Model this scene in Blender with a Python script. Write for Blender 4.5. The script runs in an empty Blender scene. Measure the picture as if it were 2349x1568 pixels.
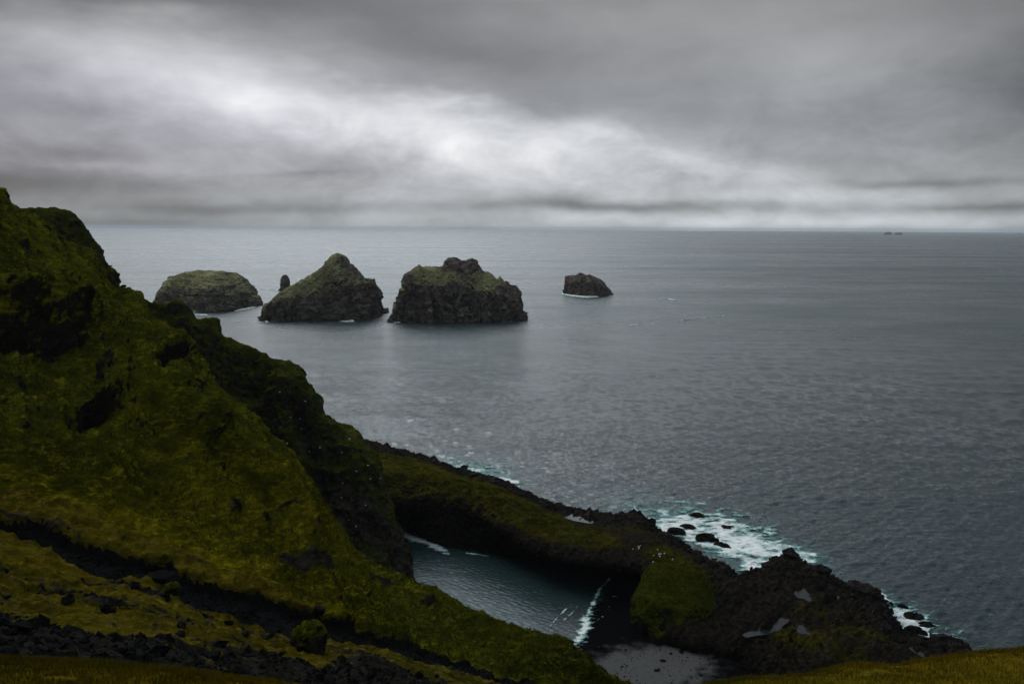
import bpy, math, random
import numpy as np
from mathutils import Vector, Matrix
random.seed(7); RNG = np.random.default_rng(7)
S = bpy.context.scene
# ------------------------------------------------------------------ camera
CAM_H = 120.0
F = 1954.0                       # focal length in units of a 2349 x 1568 frame
PITCH = math.radians(7.6); ROLL = math.radians(0.27)
W2, H2 = 1174.5, 784.0
cam_d = bpy.data.cameras.new('camera'); cam = bpy.data.objects.new('camera', cam_d)
S.collection.objects.link(cam); S.camera = cam
cam_d.sensor_width = 36; cam_d.lens = 36 * F / 2349; cam_d.clip_start = 0.5; cam_d.clip_end = 250000
fwd = Vector((0, math.cos(PITCH), -math.sin(PITCH))); right0 = Vector((1, 0, 0)); up0 = right0.cross(fwd)
# horizon falls to the right: the camera is rolled a little counter-clockwise
right = right0 * math.cos(ROLL) + up0 * math.sin(ROLL); up = up0 * math.cos(ROLL) - right0 * math.sin(ROLL)
M = Matrix(((right.x, up.x, -fwd.x), (right.y, up.y, -fwd.y), (right.z, up.z, -fwd.z))).to_4x4()
M.translation = (0, 0, CAM_H); cam.matrix_world = M
CR, CU, CF = np.array(right), np.array(up), np.array(fwd)
# ------------------------------------------------------------------ exposure
S.view_settings.view_transform = 'Standard'; S.view_settings.look = 'None'
S.view_settings.gamma = 1; S.view_settings.exposure = 0.5
try: S.view_settings.use_curve_mapping = False
except Exception: pass
S.cycles.max_bounces = 5; S.cycles.diffuse_bounces = 3; S.cycles.glossy_bounces = 3; S.cycles.volume_bounces = 0
S.cycles.use_denoising = True; S.cycles.denoiser = 'OPENIMAGEDENOISE'; S.cycles.denoising_input_passes = 'RGB_ALBEDO_NORMAL'; S.cycles.denoising_prefilter = 'ACCURATE'; S.cycles.caustics_reflective = False; S.cycles.caustics_refractive = False
# ------------------------------------------------------------------ sun (veiled by cloud)
SUN_AZ, SUN_EL = math.radians(-48), math.radians(42)
sd = bpy.data.lights.new('sun', 'SUN'); sd.energy = 0.9; sd.angle = math.radians(35); sd.color = (1, .97, .92)
sun = bpy.data.objects.new('sun', sd); S.collection.objects.link(sun)
sdir = Vector((math.sin(SUN_AZ) * math.cos(SUN_EL), math.cos(SUN_AZ) * math.cos(SUN_EL), math.sin(SUN_EL)))
sun.rotation_euler = (-sdir).to_track_quat('-Z', 'Y').to_euler()

# ------------------------------------------------------------------ node helper
class NT:
    def __init__(s, tree): s.t = tree; s.n = tree.nodes; s.l = tree.links
    def set(s, sock, v):
        if isinstance(v, bpy.types.NodeSocket): s.l.new(v, sock)
        elif isinstance(v, (tuple, list)) and len(v) == 3 and sock.type == 'RGBA': sock.default_value = (*v, 1)
        else: sock.default_value = v
    def m(s, op, a, b=0.0, c=None, clamp=False):
        n = s.n.new('ShaderNodeMath'); n.operation = op; n.use_clamp = clamp
        s.set(n.inputs[0], a)
        if op not in ('EXPONENT', 'ABSOLUTE', 'SQRT', 'FLOOR'): s.set(n.inputs[1], b)
        if c is not None: s.set(n.inputs[2], c)
        return n.outputs[0]
    def sm(s, x, a, b, lo=0.0, hi=1.0):
        n = s.n.new('ShaderNodeMapRange'); n.interpolation_type = 'SMOOTHSTEP'
        s.set(n.inputs['Value'], x)
        for k, v in (('From Min', a), ('From Max', b), ('To Min', lo), ('To Max', hi)): s.set(n.inputs[k], v)
        return n.outputs['Result']
    def mix(s, f, a, b, mode='MIX'):
        n = s.n.new('ShaderNodeMix'); n.data_type = 'RGBA'; n.blend_type = mode
        s.set(n.inputs[0], f); s.set(n.inputs[6], a); s.set(n.inputs[7], b); return n.outputs[2]
    def noise(s, vec, scale, detail=4, rough=.55, dist=0, col=False, typ='FBM', lac=2):
        n = s.n.new('ShaderNodeTexNoise'); n.noise_type = typ
        s.set(n.inputs['Vector'], vec); s.set(n.inputs['Scale'], scale); s.set(n.inputs['Detail'], detail)
        s.set(n.inputs['Roughness'], rough); s.set(n.inputs['Distortion'], dist); s.set(n.inputs['Lacunarity'], lac)
        return n.outputs['Color' if col else 'Fac']
    def vec(s, x, y, z):
        n = s.n.new('ShaderNodeCombineXYZ'); s.set(n.inputs[0], x); s.set(n.inputs[1], y); s.set(n.inputs[2], z); return n.outputs[0]
    def mapping(s, v, scale=(1, 1, 1), rot=(0, 0, 0), loc=(0, 0, 0)):
        n = s.n.new('ShaderNodeMapping'); s.set(n.inputs[0], v); n.inputs[1].default_value = loc
        n.inputs[2].default_value = rot; n.inputs[3].default_value = scale; return n.outputs[0]
    def attr(s, name):
        n = s.n.new('ShaderNodeAttribute'); n.attribute_name = name; return n.outputs['Fac']

# ------------------------------------------------------------------ world: overcast cloud over a Nishita sky
world = bpy.data.worlds.new('World'); S.world = world; world.use_nodes = True
w = NT(world.node_tree); w.n.clear()
tc = w.n.new('ShaderNodeTexCoord').outputs['Generated']
sx = w.n.new('ShaderNodeSeparateXYZ'); w.l.new(tc, sx.inputs[0]); X, Y, Z = sx.outputs
hy = w.m('SQRT', w.m('ADD', w.m('MULTIPLY', X, X), w.m('MULTIPLY', Y, Y)))
AZ = w.m('ARCTAN2', X, Y); EL = w.m('DIVIDE', Z, w.m('MAXIMUM', hy, .05))          # azimuth, slope above horizon
wc = w.vec(w.m('MULTIPLY', AZ, 1.0), w.m('MULTIPLY', EL, 1.55), 0.0)
# cloud plane coordinate: streaks crowd towards the horizon
inv = w.m('DIVIDE', 1.0, w.m('ADD', w.m('MAXIMUM', EL, 0.0), .07))
pc = w.vec(w.m('MULTIPLY', AZ, w.m('MULTIPLY', inv, .28)), w.m('MULTIPLY', inv, .36), 0.0)
n_big = w.noise(pc, 1.6, 5, .55, .4)
n_mid = w.noise(w.mapping(wc, (5.0, 6.5, 1), loc=(3.1, 1.7, 0)), 1.0, 8, .60, .25)
n_fine = w.noise(w.mapping(wc, (12, 15, 1), loc=(7, 2, 3)), 1.0, 7, .58, .4)
wn = w.n.new('ShaderNodeSeparateXYZ')
w.l.new(w.noise(w.mapping(wc, (5, 9, 1), loc=(11, 5, 0)), 1.0, 4, .55, 0, True), wn.inputs[0])
AZw = w.m('ADD', AZ, w.m('MULTIPLY', w.m('SUBTRACT', wn.outputs[0], .5), .13))
ELw = w.m('ADD', EL, w.m('MULTIPLY', w.m('SUBTRACT', wn.outputs[1], .5), w.sm(EL, 0.0, .2, .02, .10)))
def px_az(px): return math.atan((px - W2) / F)
def gauss(px, py, rx, ry, amp, tilt=0.0):
    a0 = px_az(px); e0 = (522 - py) / F * .98
    da = w.m('SUBTRACT', AZw, a0)
    de = w.m('SUBTRACT', w.m('SUBTRACT', ELw, e0), w.m('MULTIPLY', da, -tilt))
    qa = w.m('DIVIDE', da, rx / F); qe = w.m('DIVIDE', de, ry / F)
    q = w.m('ADD', w.m('MULTIPLY', qa, qa), w.m('MULTIPLY', qe, qe))
    return w.m('MULTIPLY', w.m('EXPONENT', w.m('MULTIPLY', q, -1.0)), amp)
def fcurve(x, pts):                                     # piecewise curve over azimuth pixel column (D frame)
    n = w.n.new('ShaderNodeFloatCurve'); c = n.mapping.curves[0]; n.mapping.use_clip = False
    P_ = [((px_az(p) + .75) / 1.5, v) for p, v in pts]
    c.points[0].location = P_[0]; c.points[1].location = P_[-1]
    for q in P_[1:-1]: c.points.new(*q)
    n.mapping.update(); w.set(n.inputs['Value'], x); return n.outputs[0]
AU = w.m('DIVIDE', w.m('ADD', AZw, .75), 1.5)
ELs = w.m('ADD', ELw, w.m('MULTIPLY', w.m('SUBTRACT', n_mid, .5), .05))
E_ = lambda py: (522 - py) / F * .98
edge = fcurve(AU, [(-300, E_(60)), (0, E_(90)), (300, E_(125)), (550, E_(185)), (760, E_(248)), (1000, E_(285)), (1250, E_(303)), (1450, E_(322)), (1560, E_(362)), (1720, E_(395)), (1900, E_(425)), (2600, E_(440))])
bank = w.sm(w.m('SUBTRACT', ELs, edge), w.sm(AZ, -.42, -.12, -.035, -.006), w.sm(AZ, -.42, -.12, .07, .028))
soft = w.sm(w.m('SUBTRACT', ELs, edge), .0, .085)
under = fcurve(w.m('DIVIDE', w.m('ADD', AZ, .75), 1.5), [(-300, .27), (0, .36), (300, .42), (600, .48), (900, .54), (1050, .58), (1250, .57), (1450, .52), (1700, .44), (2000, .34), (2400, .27)])
# brightest just beneath the edge of the bank, greyer towards the horizon
fall = w.sm(w.m('SUBTRACT', edge, ELs), .01, .085, 1.0, .62)
under = w.m('MULTIPLY', under, fall)
bk = w.m('SUBTRACT', .30, w.m('MULTIPLY', w.m('MULTIPLY', soft, w.m('SUBTRACT', 1.0, w.sm(w.m('SUBTRACT', ELs, edge), .07, .17, 0.0, .35))), .095))
tot = w.m('ADD', w.m('MULTIPLY', under, w.m('SUBTRACT', 1.0, bank)), w.m('MULTIPLY', bk, bank))
SKY_G = [
 (150, 190, 330, 70, .07, .1), (-60, 20, 260, 200, -.17, 0), (250, -10, 700, 75, -.10, 0), (1200, -30, 900, 70, -.04, 0), (640, 270, 260, 36, .07, .08), (800, 120, 160, 120, .03, .3),
 (1000, 110, 300, 70, -.05, .25), (1300, 235, 380, 36, -.035, .08), (1750, 380, 300, 30, -.05, .06), (1800, 170, 330, 100, .045, 0), (2200, 10, 400, 80, -.04, 0),
 (150, 440, 420, 32, -.12, 0), (220, 375, 110, 14, -.05, 0), (620, 482, 380, 17, -.13, 0), (1400, 473, 360, 13, -.17, .01), (1270, 460, 110, 18, -.06, 0), (2080, 431, 210, 9, -.10, 0), (2230, 478, 170, 9, -.10, 0),
 (1900, 507, 520, 18, .17, 0), (250, 512, 500, 12, -.09, 0), (2480, 230, 200, 360, -.13, 0), (1850, 452, 300, 12, .07, 0), (330, 400, 240, 14, .05, 0), (720, 405, 150, 7, -.06, 0), (1000, 320, 120, 22, .01, .05),
]
for g in SKY_G: tot = w.m('ADD', tot, gauss(*g))
tex = w.m('ADD', w.m('MULTIPLY', w.m('SUBTRACT', n_big, .5), .07), w.m('ADD', w.m('MULTIPLY', w.m('SUBTRACT', n_mid, .5), .95), w.m('MULTIPLY', w.m('SUBTRACT', n_fine, .5), w.sm(EL, .08, .2, 1.0, .5))))
lit = w.m('MULTIPLY', tot, w.m('ADD', 1.0, w.m('MULTIPLY', tex, w.sm(ELs, .06, .24, 1.0, .42))))
lit = w.m('MAXIMUM', w.m('MULTIPLY', lit, .93), .05)
# bright band added above the view for sea sheen, dimmer sideways and behind
front = w.sm(Y, -.1, .45); high = w.sm(EL, .25, .33)
lit = w.m('ADD', w.m('MULTIPLY', lit, w.m('MULTIPLY', front, w.m('SUBTRACT', 1.0, high))),
      w.m('MULTIPLY', w.m('MULTIPLY', w.m('ADD', w.sm(EL, .42, 1.1, 2.5, .50), w.m('MULTIPLY', n_big, .12)), w.m('MULTIPLY', w.sm(w.m('ABSOLUTE', w.m('ADD', AZ, .20)), .0, .58, 1.0, w.sm(EL, .8, 2.2, .12, .85)), w.sm(Y, -.35, .35, .85, 1.0))), w.m('SUBTRACT', 1.0, w.m('MULTIPLY', front, w.m('SUBTRACT', 1.0, high)))))
tint = w.mix(w.sm(w.m('ADD', AZ, w.m('MULTIPLY', n_mid, .3)), -.6, .45), (1.0, .985, 1.10), (.97, 1.0, 1.05))
tint = w.mix(w.sm(lit, .35, .7), tint, (1.0, 1.0, 1.015)); tint = w.mix(w.sm(EL, .12, .24), tint, (1.0, 1.0, 1.01))
tint = w.mix(w.sm(EL, .065, 0.01, 0.0, 1.0), tint, (.935, 1.0, 1.055))
tint = w.mix(w.sm(EL, .26, .5), tint, (.85, 1.0, 1.09)); cloud = w.mix(1.0, tint, w.vec(lit, lit, lit), 'MULTIPLY')
st = w.n.new('ShaderNodeTexSky'); st.sky_type = 'NISHITA'; st.sun_disc = False
st.sun_elevation = SUN_EL; st.sun_rotation = SUN_AZ
skyb = w.mix(1.0, st.outputs[0], (.08, .08, .08), 'MULTIPLY')
final = w.mix(.965, skyb, cloud)
bg = w.n.new('ShaderNodeBackground'); w.l.new(final, bg.inputs[0]); bg.inputs[1].default_value = 1.0
# the sky texture is scaled by .08 inside the mix; the cloud deck is already in scene units
wo = w.n.new('ShaderNodeOutputWorld'); w.l.new(bg.outputs[0], wo.inputs[0])

# ------------------------------------------------------------------ geometry tools
def ray(px, py):
    px = np.asarray(px, float); py = np.asarray(py, float)
    return CF + ((px - W2) / F)[..., None] * CR + ((H2 - py) / F)[..., None] * CU
def at_y(px, py, y):                                  # point of a sight line at forward distance y
    d = ray(px, py); return np.array([0, 0, CAM_H]) + d * (np.asarray(y, float) / d[..., 1])[..., None]
def at_z(px, py, z=0.0):                              # point of a sight line at height z
    d = ray(px, py); return np.array([0, 0, CAM_H]) + d * ((np.asarray(z, float) - CAM_H) / d[..., 2])[..., None]
def to_px(P):
    q = P - np.array([0, 0, CAM_H]); dz = np.maximum(q @ CF, 1.0)
    return W2 + F * (q @ CR) / dz, H2 - F * (q @ CU) / dz
_perm = RNG.permutation(512).astype(np.int64); _g = RNG.normal(size=(512, 3)); _g /= np.linalg.norm(_g, axis=1)[:, None]
def perlin(P):
    P = np.asarray(P, float); sh = P.shape[:-1]; P = P.reshape(-1, 3); i = np.floor(P).astype(np.int64); f = P - i
    u = f * f * f * (f * (f * 6 - 15) + 10); out = np.zeros(len(P))
    for a in (0, 1):
        for b in (0, 1):
            for c in (0, 1):
                h = _perm[(_perm[(_perm[(i[:, 0] + a) & 511] + i[:, 1] + b) & 511] + i[:, 2] + c) & 511]
                d = f - np.array([a, b, c]); g = (_g[h] * d).sum(1)
                wt = (u[:, 0] if a else 1 - u[:, 0]) * (u[:, 1] if b else 1 - u[:, 1]) * (u[:, 2] if c else 1 - u[:, 2])
                out += wt * g
    return (out * 1.6).reshape(sh)
def fbm(P, scale, octv=5, gain=.5, off=0.0, ridged=False):
    s = 0; a = 1.0; P = np.asarray(P, float) / scale + off; t = 0
    for k in range(octv):
        n = perlin(P)
        s = s + a * ((1 - 2 * np.abs(n)) if ridged else n); t += a; a *= gain; P = P * 2.03 + 17.3
    return s / t
def sstep(a, b, x): t = np.clip((x - a) / (b - a), 0, 1); return t * t * (3 - 2 * t)
def cr_resample(pts, ts, n):                           # smooth curve through points at params ts -> n samples
    pts = np.asarray(pts, float); ts = np.asarray(ts, float); q = np.linspace(0, 1, n)
    return np.stack([pchip(ts, pts[:, k], q) for k in range(pts.shape[1])], 1)
def pchip(x, y, q):
    h = np.diff(x); d = np.diff(y) / h; m = np.zeros_like(y)
    if len(x) == 2: return np.interp(q, x, y)
    for k in range(1, len(x) - 1):
        if d[k - 1] * d[k] > 0:
            w1 = 2 * h[k] + h[k - 1]; w2 = h[k] + 2 * h[k - 1]; m[k] = (w1 + w2) / (w1 / d[k - 1] + w2 / d[k])
    m[0] = d[0]; m[-1] = d[-1]
    i = np.clip(np.searchsorted(x, q) - 1, 0, len(x) - 2); t = (q - x[i]) / h[i]
    return ((1 + 2 * t) * (1 - t) ** 2 * y[i] + t * (1 - t) ** 2 * h[i] * m[i] + t * t * (3 - 2 * t) * y[i + 1] + t * t * (t - 1) * h[i] * m[i + 1])
def arclen(p2):
    d = np.r_[0, np.cumsum(np.linalg.norm(np.diff(p2, axis=0), axis=1) + 1e-6)]; return d / d[-1]
def loft(rails, nu, nv, vpos=None, smooth_v=True):     # rails: list of (nu,3) arrays -> (nu,nv,3)
    R = np.stack(rails, 1); v = np.linspace(0, 1, R.shape[1]) if vpos is None else np.asarray(vpos, float)
    q = np.linspace(0, 1, nv); out = np.empty((R.shape[0], nv, 3))
    if not smooth_v:
        i = np.clip(np.searchsorted(v, q) - 1, 0, len(v) - 2); t = ((q - v[i]) / (v[i + 1] - v[i]))[None, :, None]
        return R[:, i] * (1 - t) + R[:, i + 1] * t
    h = np.diff(v)[None, :, None]; d = np.diff(R, axis=1) / h; m = np.zeros_like(R)
    m[:, 1:-1] = (d[:, 1:] * h[:, :-1] + d[:, :-1] * h[:, 1:]) / (h[:, 1:] + h[:, :-1]); m[:, 0] = d[:, 0]; m[:, -1] = d[:, -1]
    for k in range(1, R.shape[1] - 1):                 # tame overshoot
        lim = 1.5 * np.minimum(np.abs(d[:, k - 1]), np.abs(d[:, k])); m[:, k] = np.clip(m[:, k], -lim, lim) * (d[:, k - 1] * d[:, k] > 0)
    i = np.clip(np.searchsorted(v, q) - 1, 0, len(v) - 2); t = ((q - v[i]) / np.diff(v)[i])[None, :, None]; hh = np.diff(v)[i][None, :, None]
    return ((1 + 2 * t) * (1 - t) ** 2 * R[:, i] + t * (1 - t) ** 2 * hh * m[:, i] + t * t * (3 - 2 * t) * R[:, i + 1] + t * t * (t - 1) * hh * m[:, i + 1])
def normals(P):
    a = np.gradient(P, axis=0); b = np.gradient(P, axis=1); n = np.cross(a, b)
    return n / np.maximum(np.linalg.norm(n, axis=2), 1e-9)[..., None]
def link(o, parent=None): S.collection.objects.link(o); o.parent = parent; return o
def raw_mesh(name, verts, faces, mat=None, smooth=True, attrs=None):
    verts = np.asarray(verts, np.float32).reshape(-1, 3); faces = np.asarray(faces, np.int32); k = faces.shape[1]
    me = bpy.data.meshes.new(name); me.vertices.add(len(verts)); me.vertices.foreach_set('co', verts.ravel())
    me.loops.add(faces.size); me.loops.foreach_set('vertex_index', faces.ravel())
    me.polygons.add(len(faces)); me.polygons.foreach_set('loop_start', np.arange(0, faces.size, k, dtype=np.int32))
    me.polygons.foreach_set('loop_total', np.full(len(faces), k, np.int32))
    me.polygons.foreach_set('use_smooth', np.full(len(faces), smooth, bool))
    for an, av in (attrs or {}).items():
        a = me.attributes.new(an, 'FLOAT', 'POINT'); a.data.foreach_set('value', np.asarray(av, np.float32).ravel())
    if mat: me.materials.append(mat)
    me.update(calc_edges=True); me.validate()
    return me
def grid_faces(nu, nv, wrap=False):
    i, j = np.meshgrid(np.arange(nu if wrap else nu - 1), np.arange(nv - 1), indexing='ij'); i2 = (i + 1) % nu
    return np.stack([i * nv + j, i2 * nv + j, i2 * nv + j + 1, i * nv + j + 1], -1).reshape(-1, 4)
def grid_obj(name, P, mat, attrs=None, keep=None, flip=False, parent=None, smooth=True):
    nu, nv = P.shape[:2]; f = grid_faces(nu, nv)
    if keep is not None: f = f[keep.reshape(-1)]
    if flip: f = f[:, ::-1]
    used = np.unique(f); rm = np.full(nu * nv, -1); rm[used] = np.arange(len(used))
    at = {k: v.reshape(-1)[used] for k, v in (attrs or {}).items()}
    me = raw_mesh(name, P.reshape(-1, 3)[used], rm[f], mat, smooth, at)
    return link(bpy.data.objects.new(name, me), parent)
def tag(o, label=None, cat=None, group=None, kind=None):
    for k, v in (('label', label), ('category', cat), ('group', group), ('kind', kind)):
        if v: o[k] = v
    return o
def curve_between(px, py, upper, lower, soft=8, nz=0):
    u = np.array(upper, float); l = np.array(lower, float)
    a = np.interp(px, u[:, 0], u[:, 1]) + nz; b = np.interp(px, l[:, 0], l[:, 1]) + nz
    return sstep(-soft, soft, py - a) * (1 - sstep(-soft, soft, py - b))
def blob(px, py, cx, cy, rx, ry, rot=0.0):
    c, s = math.cos(math.radians(rot)), math.sin(math.radians(rot)); x = px - cx; y = py - cy
    return np.exp(-(((x * c + y * s) / rx) ** 2 + ((-x * s + y * c) / ry) ** 2))

# ------------------------------------------------------------------ materials
def new_mat(name):
    m = bpy.data.materials.new(name); m.use_nodes = True; t = NT(m.node_tree); t.n.clear()
    b = t.n.new('ShaderNodeBsdfPrincipled'); o = t.n.new('ShaderNodeOutputMaterial'); t.l.new(b.outputs[0], o.inputs[0])
    return m, t, b
def bump(t, b, h, dist, strength=1.0, prev=None):
    n = t.n.new('ShaderNodeBump'); t.set(n.inputs['Height'], h); n.inputs['Distance'].default_value = dist; n.inputs['Strength'].default_value = strength
    if prev: t.l.new(prev, n.inputs['Normal'])
    t.l.new(n.outputs[0], b.inputs['Normal']); return n.outputs[0]
LAND = .70
def land_mat(name, g_dark, g_mid, g_pale, r_dark, r_pale, size=1.0, strata=0.0, slope_lo=.35, slope_hi=.62, soil=None, bump_d=.5):
    """grass over rock: rock where the 'rock' attribute or the steepness says so"""
    m, t, b = new_mat(name); sc_ = lambda c, k=LAND: tuple(v * k for v in c)
    g_dark, g_mid, g_pale, r_dark, r_pale = map(sc_, (g_dark, g_mid, g_pale, r_dark, r_pale))
    P = t.n.new('ShaderNodeNewGeometry'); pos = P.outputs['Position']
    nz = t.n.new('ShaderNodeSeparateXYZ'); t.l.new(P.outputs['Normal'], nz.inputs[0])
    big = t.noise(pos, .035 / size, 5, .6); med = t.noise(pos, .22 / size, 5, .62); fin = t.noise(pos, 1.3 / size, 5, .65)
    tus = t.noise(t.mapping(pos, (.8, 1, 2.4)), .9 / size, 4, .6, .6)
    g = t.mix(t.sm(t.m('ADD', t.m('MULTIPLY', big, .55), t.m('MULTIPLY', med, .45)), .38, .62), g_dark, g_mid)
    g = t.mix(t.m('MULTIPLY', t.sm(t.m('ADD', t.m('MULTIPLY', med, .4), t.m('MULTIPLY', tus, .6)), .48, .68), .85), g, g_pale)  # paler grass where patch and tussock noise run high
    g = t.mix(t.sm(t.attr('gold'), 0, 1), g, t.mix(1.0, g, (1.14, .98, .62), 'MULTIPLY'))
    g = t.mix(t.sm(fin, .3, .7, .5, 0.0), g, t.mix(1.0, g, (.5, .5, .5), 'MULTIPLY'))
    rv = t.mapping(pos, (1, 1, 1 + 2.2 * strata))
    rn = t.noise(rv, .5 / size, 8, .68, .5); vo = t.noise(t.mapping(pos, (1, 1, .35)), .25 / size, 5, .6, 1.0, typ='RIDGED_MULTIFRACTAL')
    r = t.mix(t.sm(rn, .32, .72), r_dark, r_pale)  # rock runs from dark to pale by noise
    if soil: r = t.mix(t.sm(med, .5, .7), r, soil)
    rk = t.m('ADD', t.attr('rock'), t.m('MULTIPLY', t.m('SUBTRACT', med, .5), 1.1))
    st_ = t.sm(t.m('ADD', nz.outputs[2], t.m('MULTIPLY', t.m('SUBTRACT', fin, .5), .35)), slope_hi, slope_lo)
    fac = t.m('MAXIMUM', t.sm(rk, .38, .62), st_)
    col = t.mix(fac, g, r)
    b.inputs['Specular IOR Level'].default_value = 0.0
    gu = t.attr('guano')
    col = t.mix(t.m('MULTIPLY', t.sm(t.m('ADD', t.noise(pos, .9, 2, .5), t.m('MULTIPLY', gu, .22)), .78, .84), t.sm(gu, .05, .3)), col, (.62, .62, .6))
    t.l.new(col, b.inputs['Base Color']); b.inputs['Roughness'].default_value = .95
    h = t.m('ADD', t.m('MULTIPLY', t.m('ADD', t.m('MULTIPLY', tus, .8), t.m('MULTIPLY', fin, .4)), t.m('SUBTRACT', 1.0, fac)), t.m('MULTIPLY', fac, t.m('ADD', t.m('MULTIPLY', rn, 1.2), t.m('MULTIPLY', vo, .12))))
    bump(t, b, h, bump_d * size, 1.0)
    return m
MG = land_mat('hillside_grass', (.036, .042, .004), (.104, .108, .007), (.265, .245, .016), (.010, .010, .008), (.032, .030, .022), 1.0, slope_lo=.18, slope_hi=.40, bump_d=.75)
MC = land_mat('cliff_moss_rock', (.026, .034, .006), (.062, .072, .011), (.15, .16, .024), (.016, .015, .012), (.075, .070, .052), 1.0, slope_lo=.18, slope_hi=.42, bump_d=.9)
MN = land_mat('scrub', (.034, .034, .005), (.085, .078, .010), (.19, .16, .028), (.010, .010, .009), (.034, .031, .026), .6, slope_lo=.25, slope_hi=.5, bump_d=.6)
MH = land_mat('headland_rock', (.022, .024, .004), (.062, .062, .008), (.14, .13, .018), (.006, .0055, .005), (.052, .042, .032), .8, strata=.6, slope_lo=.45, slope_hi=.75, soil=(.016, .013, .008), bump_d=.9)
MMOSS = land_mat('mound_moss', (.030, .040, .003), (.068, .082, .005), (.150, .160, .012), (.012, .012, .010), (.035, .033, .022), .8, slope_lo=.05, slope_hi=.2, bump_d=.5)
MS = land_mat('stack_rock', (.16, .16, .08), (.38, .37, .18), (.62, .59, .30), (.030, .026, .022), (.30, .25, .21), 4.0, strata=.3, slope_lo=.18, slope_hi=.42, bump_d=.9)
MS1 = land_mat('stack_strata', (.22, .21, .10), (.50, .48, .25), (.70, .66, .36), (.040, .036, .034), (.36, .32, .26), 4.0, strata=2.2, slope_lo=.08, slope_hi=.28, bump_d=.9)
def scree_mat():
    m, t, b = new_mat('black_scree'); pos = t.n.new('ShaderNodeNewGeometry').outputs['Position']
    a = t.noise(pos, 2.2, 6, .7); v = t.n.new('ShaderNodeTexVoronoi'); t.set(v.inputs['Vector'], pos); v.inputs['Scale'].default_value = 3.0
    big = t.noise(pos, .12, 4, .6)
    c = t.mix(t.sm(a, .35, .75), (.005, .005, .005), (.017, .016, .014)); c = t.mix(t.sm(big, .35, .65, 0, .6), c, (.012, .012, .013))
    c = t.mix(t.sm(v.outputs['Distance'], .12, .06, 0, .35), c, (.035, .034, .03))
    t.l.new(c, b.inputs['Base Color']); b.inputs['Roughness'].default_value = 1; b.inputs['Specular IOR Level'].default_value = 0
    bump(t, b, t.m('ADD', a, t.m('MULTIPLY', v.outputs['Distance'], .5)), .35); return m
MSC = scree_mat()
def sand_mat():
    m, t, b = new_mat('black_sand'); pos = t.n.new('ShaderNodeNewGeometry').outputs['Position']
    a = t.noise(pos, 2.0, 8, .8); g = t.noise(pos, .25, 7, .7, .6); peb = t.noise(pos, .9, 3, .5)
    c = t.mix(t.sm(t.m('ADD', t.attr('gravel'), t.m('MULTIPLY', t.m('SUBTRACT', g, .5), .7)), .2, .85), (.004, .004, .0045), (.090, .090, .092))
    c = t.mix(t.sm(a, .4, .75, 0, .45), c, t.mix(1.0, c, (.5, .5, .5), 'MULTIPLY')); c = t.mix(t.sm(peb, .68, .74, 0, .8), c, (.014, .014, .013))
    t.l.new(c, b.inputs['Base Color']); t.set(b.inputs['Roughness'], t.sm(t.attr('gravel'), 0, .4, .7, .95)); b.inputs['Specular IOR Level'].default_value = 0
    bump(t, b, a, .3); return m
MSAND = sand_mat()
def plain_mat(name, c1, c2, scale, rough=.85, bd=.1, spec=.3):
    m, t, b = new_mat(name); pos = t.n.new('ShaderNodeNewGeometry').outputs['Position']; a = t.noise(pos, scale, 6, .65)
    t.l.new(t.mix(t.sm(a, .35, .7), c1, c2), b.inputs['Base Color']); b.inputs['Roughness'].default_value = rough; b.inputs['Specular IOR Level'].default_value = spec
    bump(t, b, a, bd); return m
MROCK = plain_mat('wet_black_rock', (.005, .005, .005), (.030, .025, .022), .8, .9, .6, .02)
def foam_mat():
    m, t, b = new_mat('foam'); pos = t.n.new('ShaderNodeNewGeometry').outputs['Position']; a = t.noise(pos, .9, 6, .7, .4)
    d = t.sm(t.m('ADD', t.attr('den'), t.m('MULTIPLY', t.m('SUBTRACT', a, .5), 1.6)), .08, .95)
    t.l.new(t.mix(d, (.10, .25, .24), (.80, .84, .84)), b.inputs['Base Color']); b.inputs['Roughness'].default_value = .6; b.inputs['Specular IOR Level'].default_value = .2
    bump(t, b, a, .35); return m
MFOAM = foam_mat()
MBIRD = plain_mat('white_plumage', (.7, .7, .68), (.8, .8, .78), 8, .8, .01)
MGULL = plain_mat('grey_plumage', (.05, .05, .05), (.09, .09, .09), 8, .8, .01)
MFAR = plain_mat('far_rock', (.03, .032, .034), (.06, .062, .062), .02, .9, 3.0, .1)
def grass_mat():
    m, t, b = new_mat('tall_grass'); pos = t.n.new('ShaderNodeNewGeometry').outputs['Position']
    g = t.noise(pos, .25, 4, .6); f = t.noise(pos, 3.5, 3, .6)
    c = t.mix(t.sm(g, .38, .62), (.055, .046, .003), (.105, .072, .004)); c = t.mix(t.sm(f, .4, .75), c, (.12, .085, .008)); c = t.mix(t.sm(t.noise(pos, .11, 3, .5), .52, .7, 0, .5), c, (.04, .045, .003))
    t.l.new(c, b.inputs['Base Color']); b.inputs['Roughness'].default_value = .9; b.inputs['Specular IOR Level'].default_value = 0; return m
MGR = grass_mat()
def tuft_mat(name, a, b_, c):
    m, t, b = new_mat(name); pos = t.n.new('ShaderNodeNewGeometry').outputs['Position']
    g = t.noise(pos, .05, 5, .6); f = t.noise(pos, .8, 3, .6)
    t.l.new(t.mix(t.sm(f, .45, .75), t.mix(t.sm(g, .38, .62), a, b_), c), b.inputs['Base Color']); b.inputs['Roughness'].default_value = .95; b.inputs['Specular IOR Level'].default_value = 0; return m
MTF = tuft_mat('grass_tufts', (.022, .027, .003), (.060, .063, .004), (.140, .132, .009))

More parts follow.
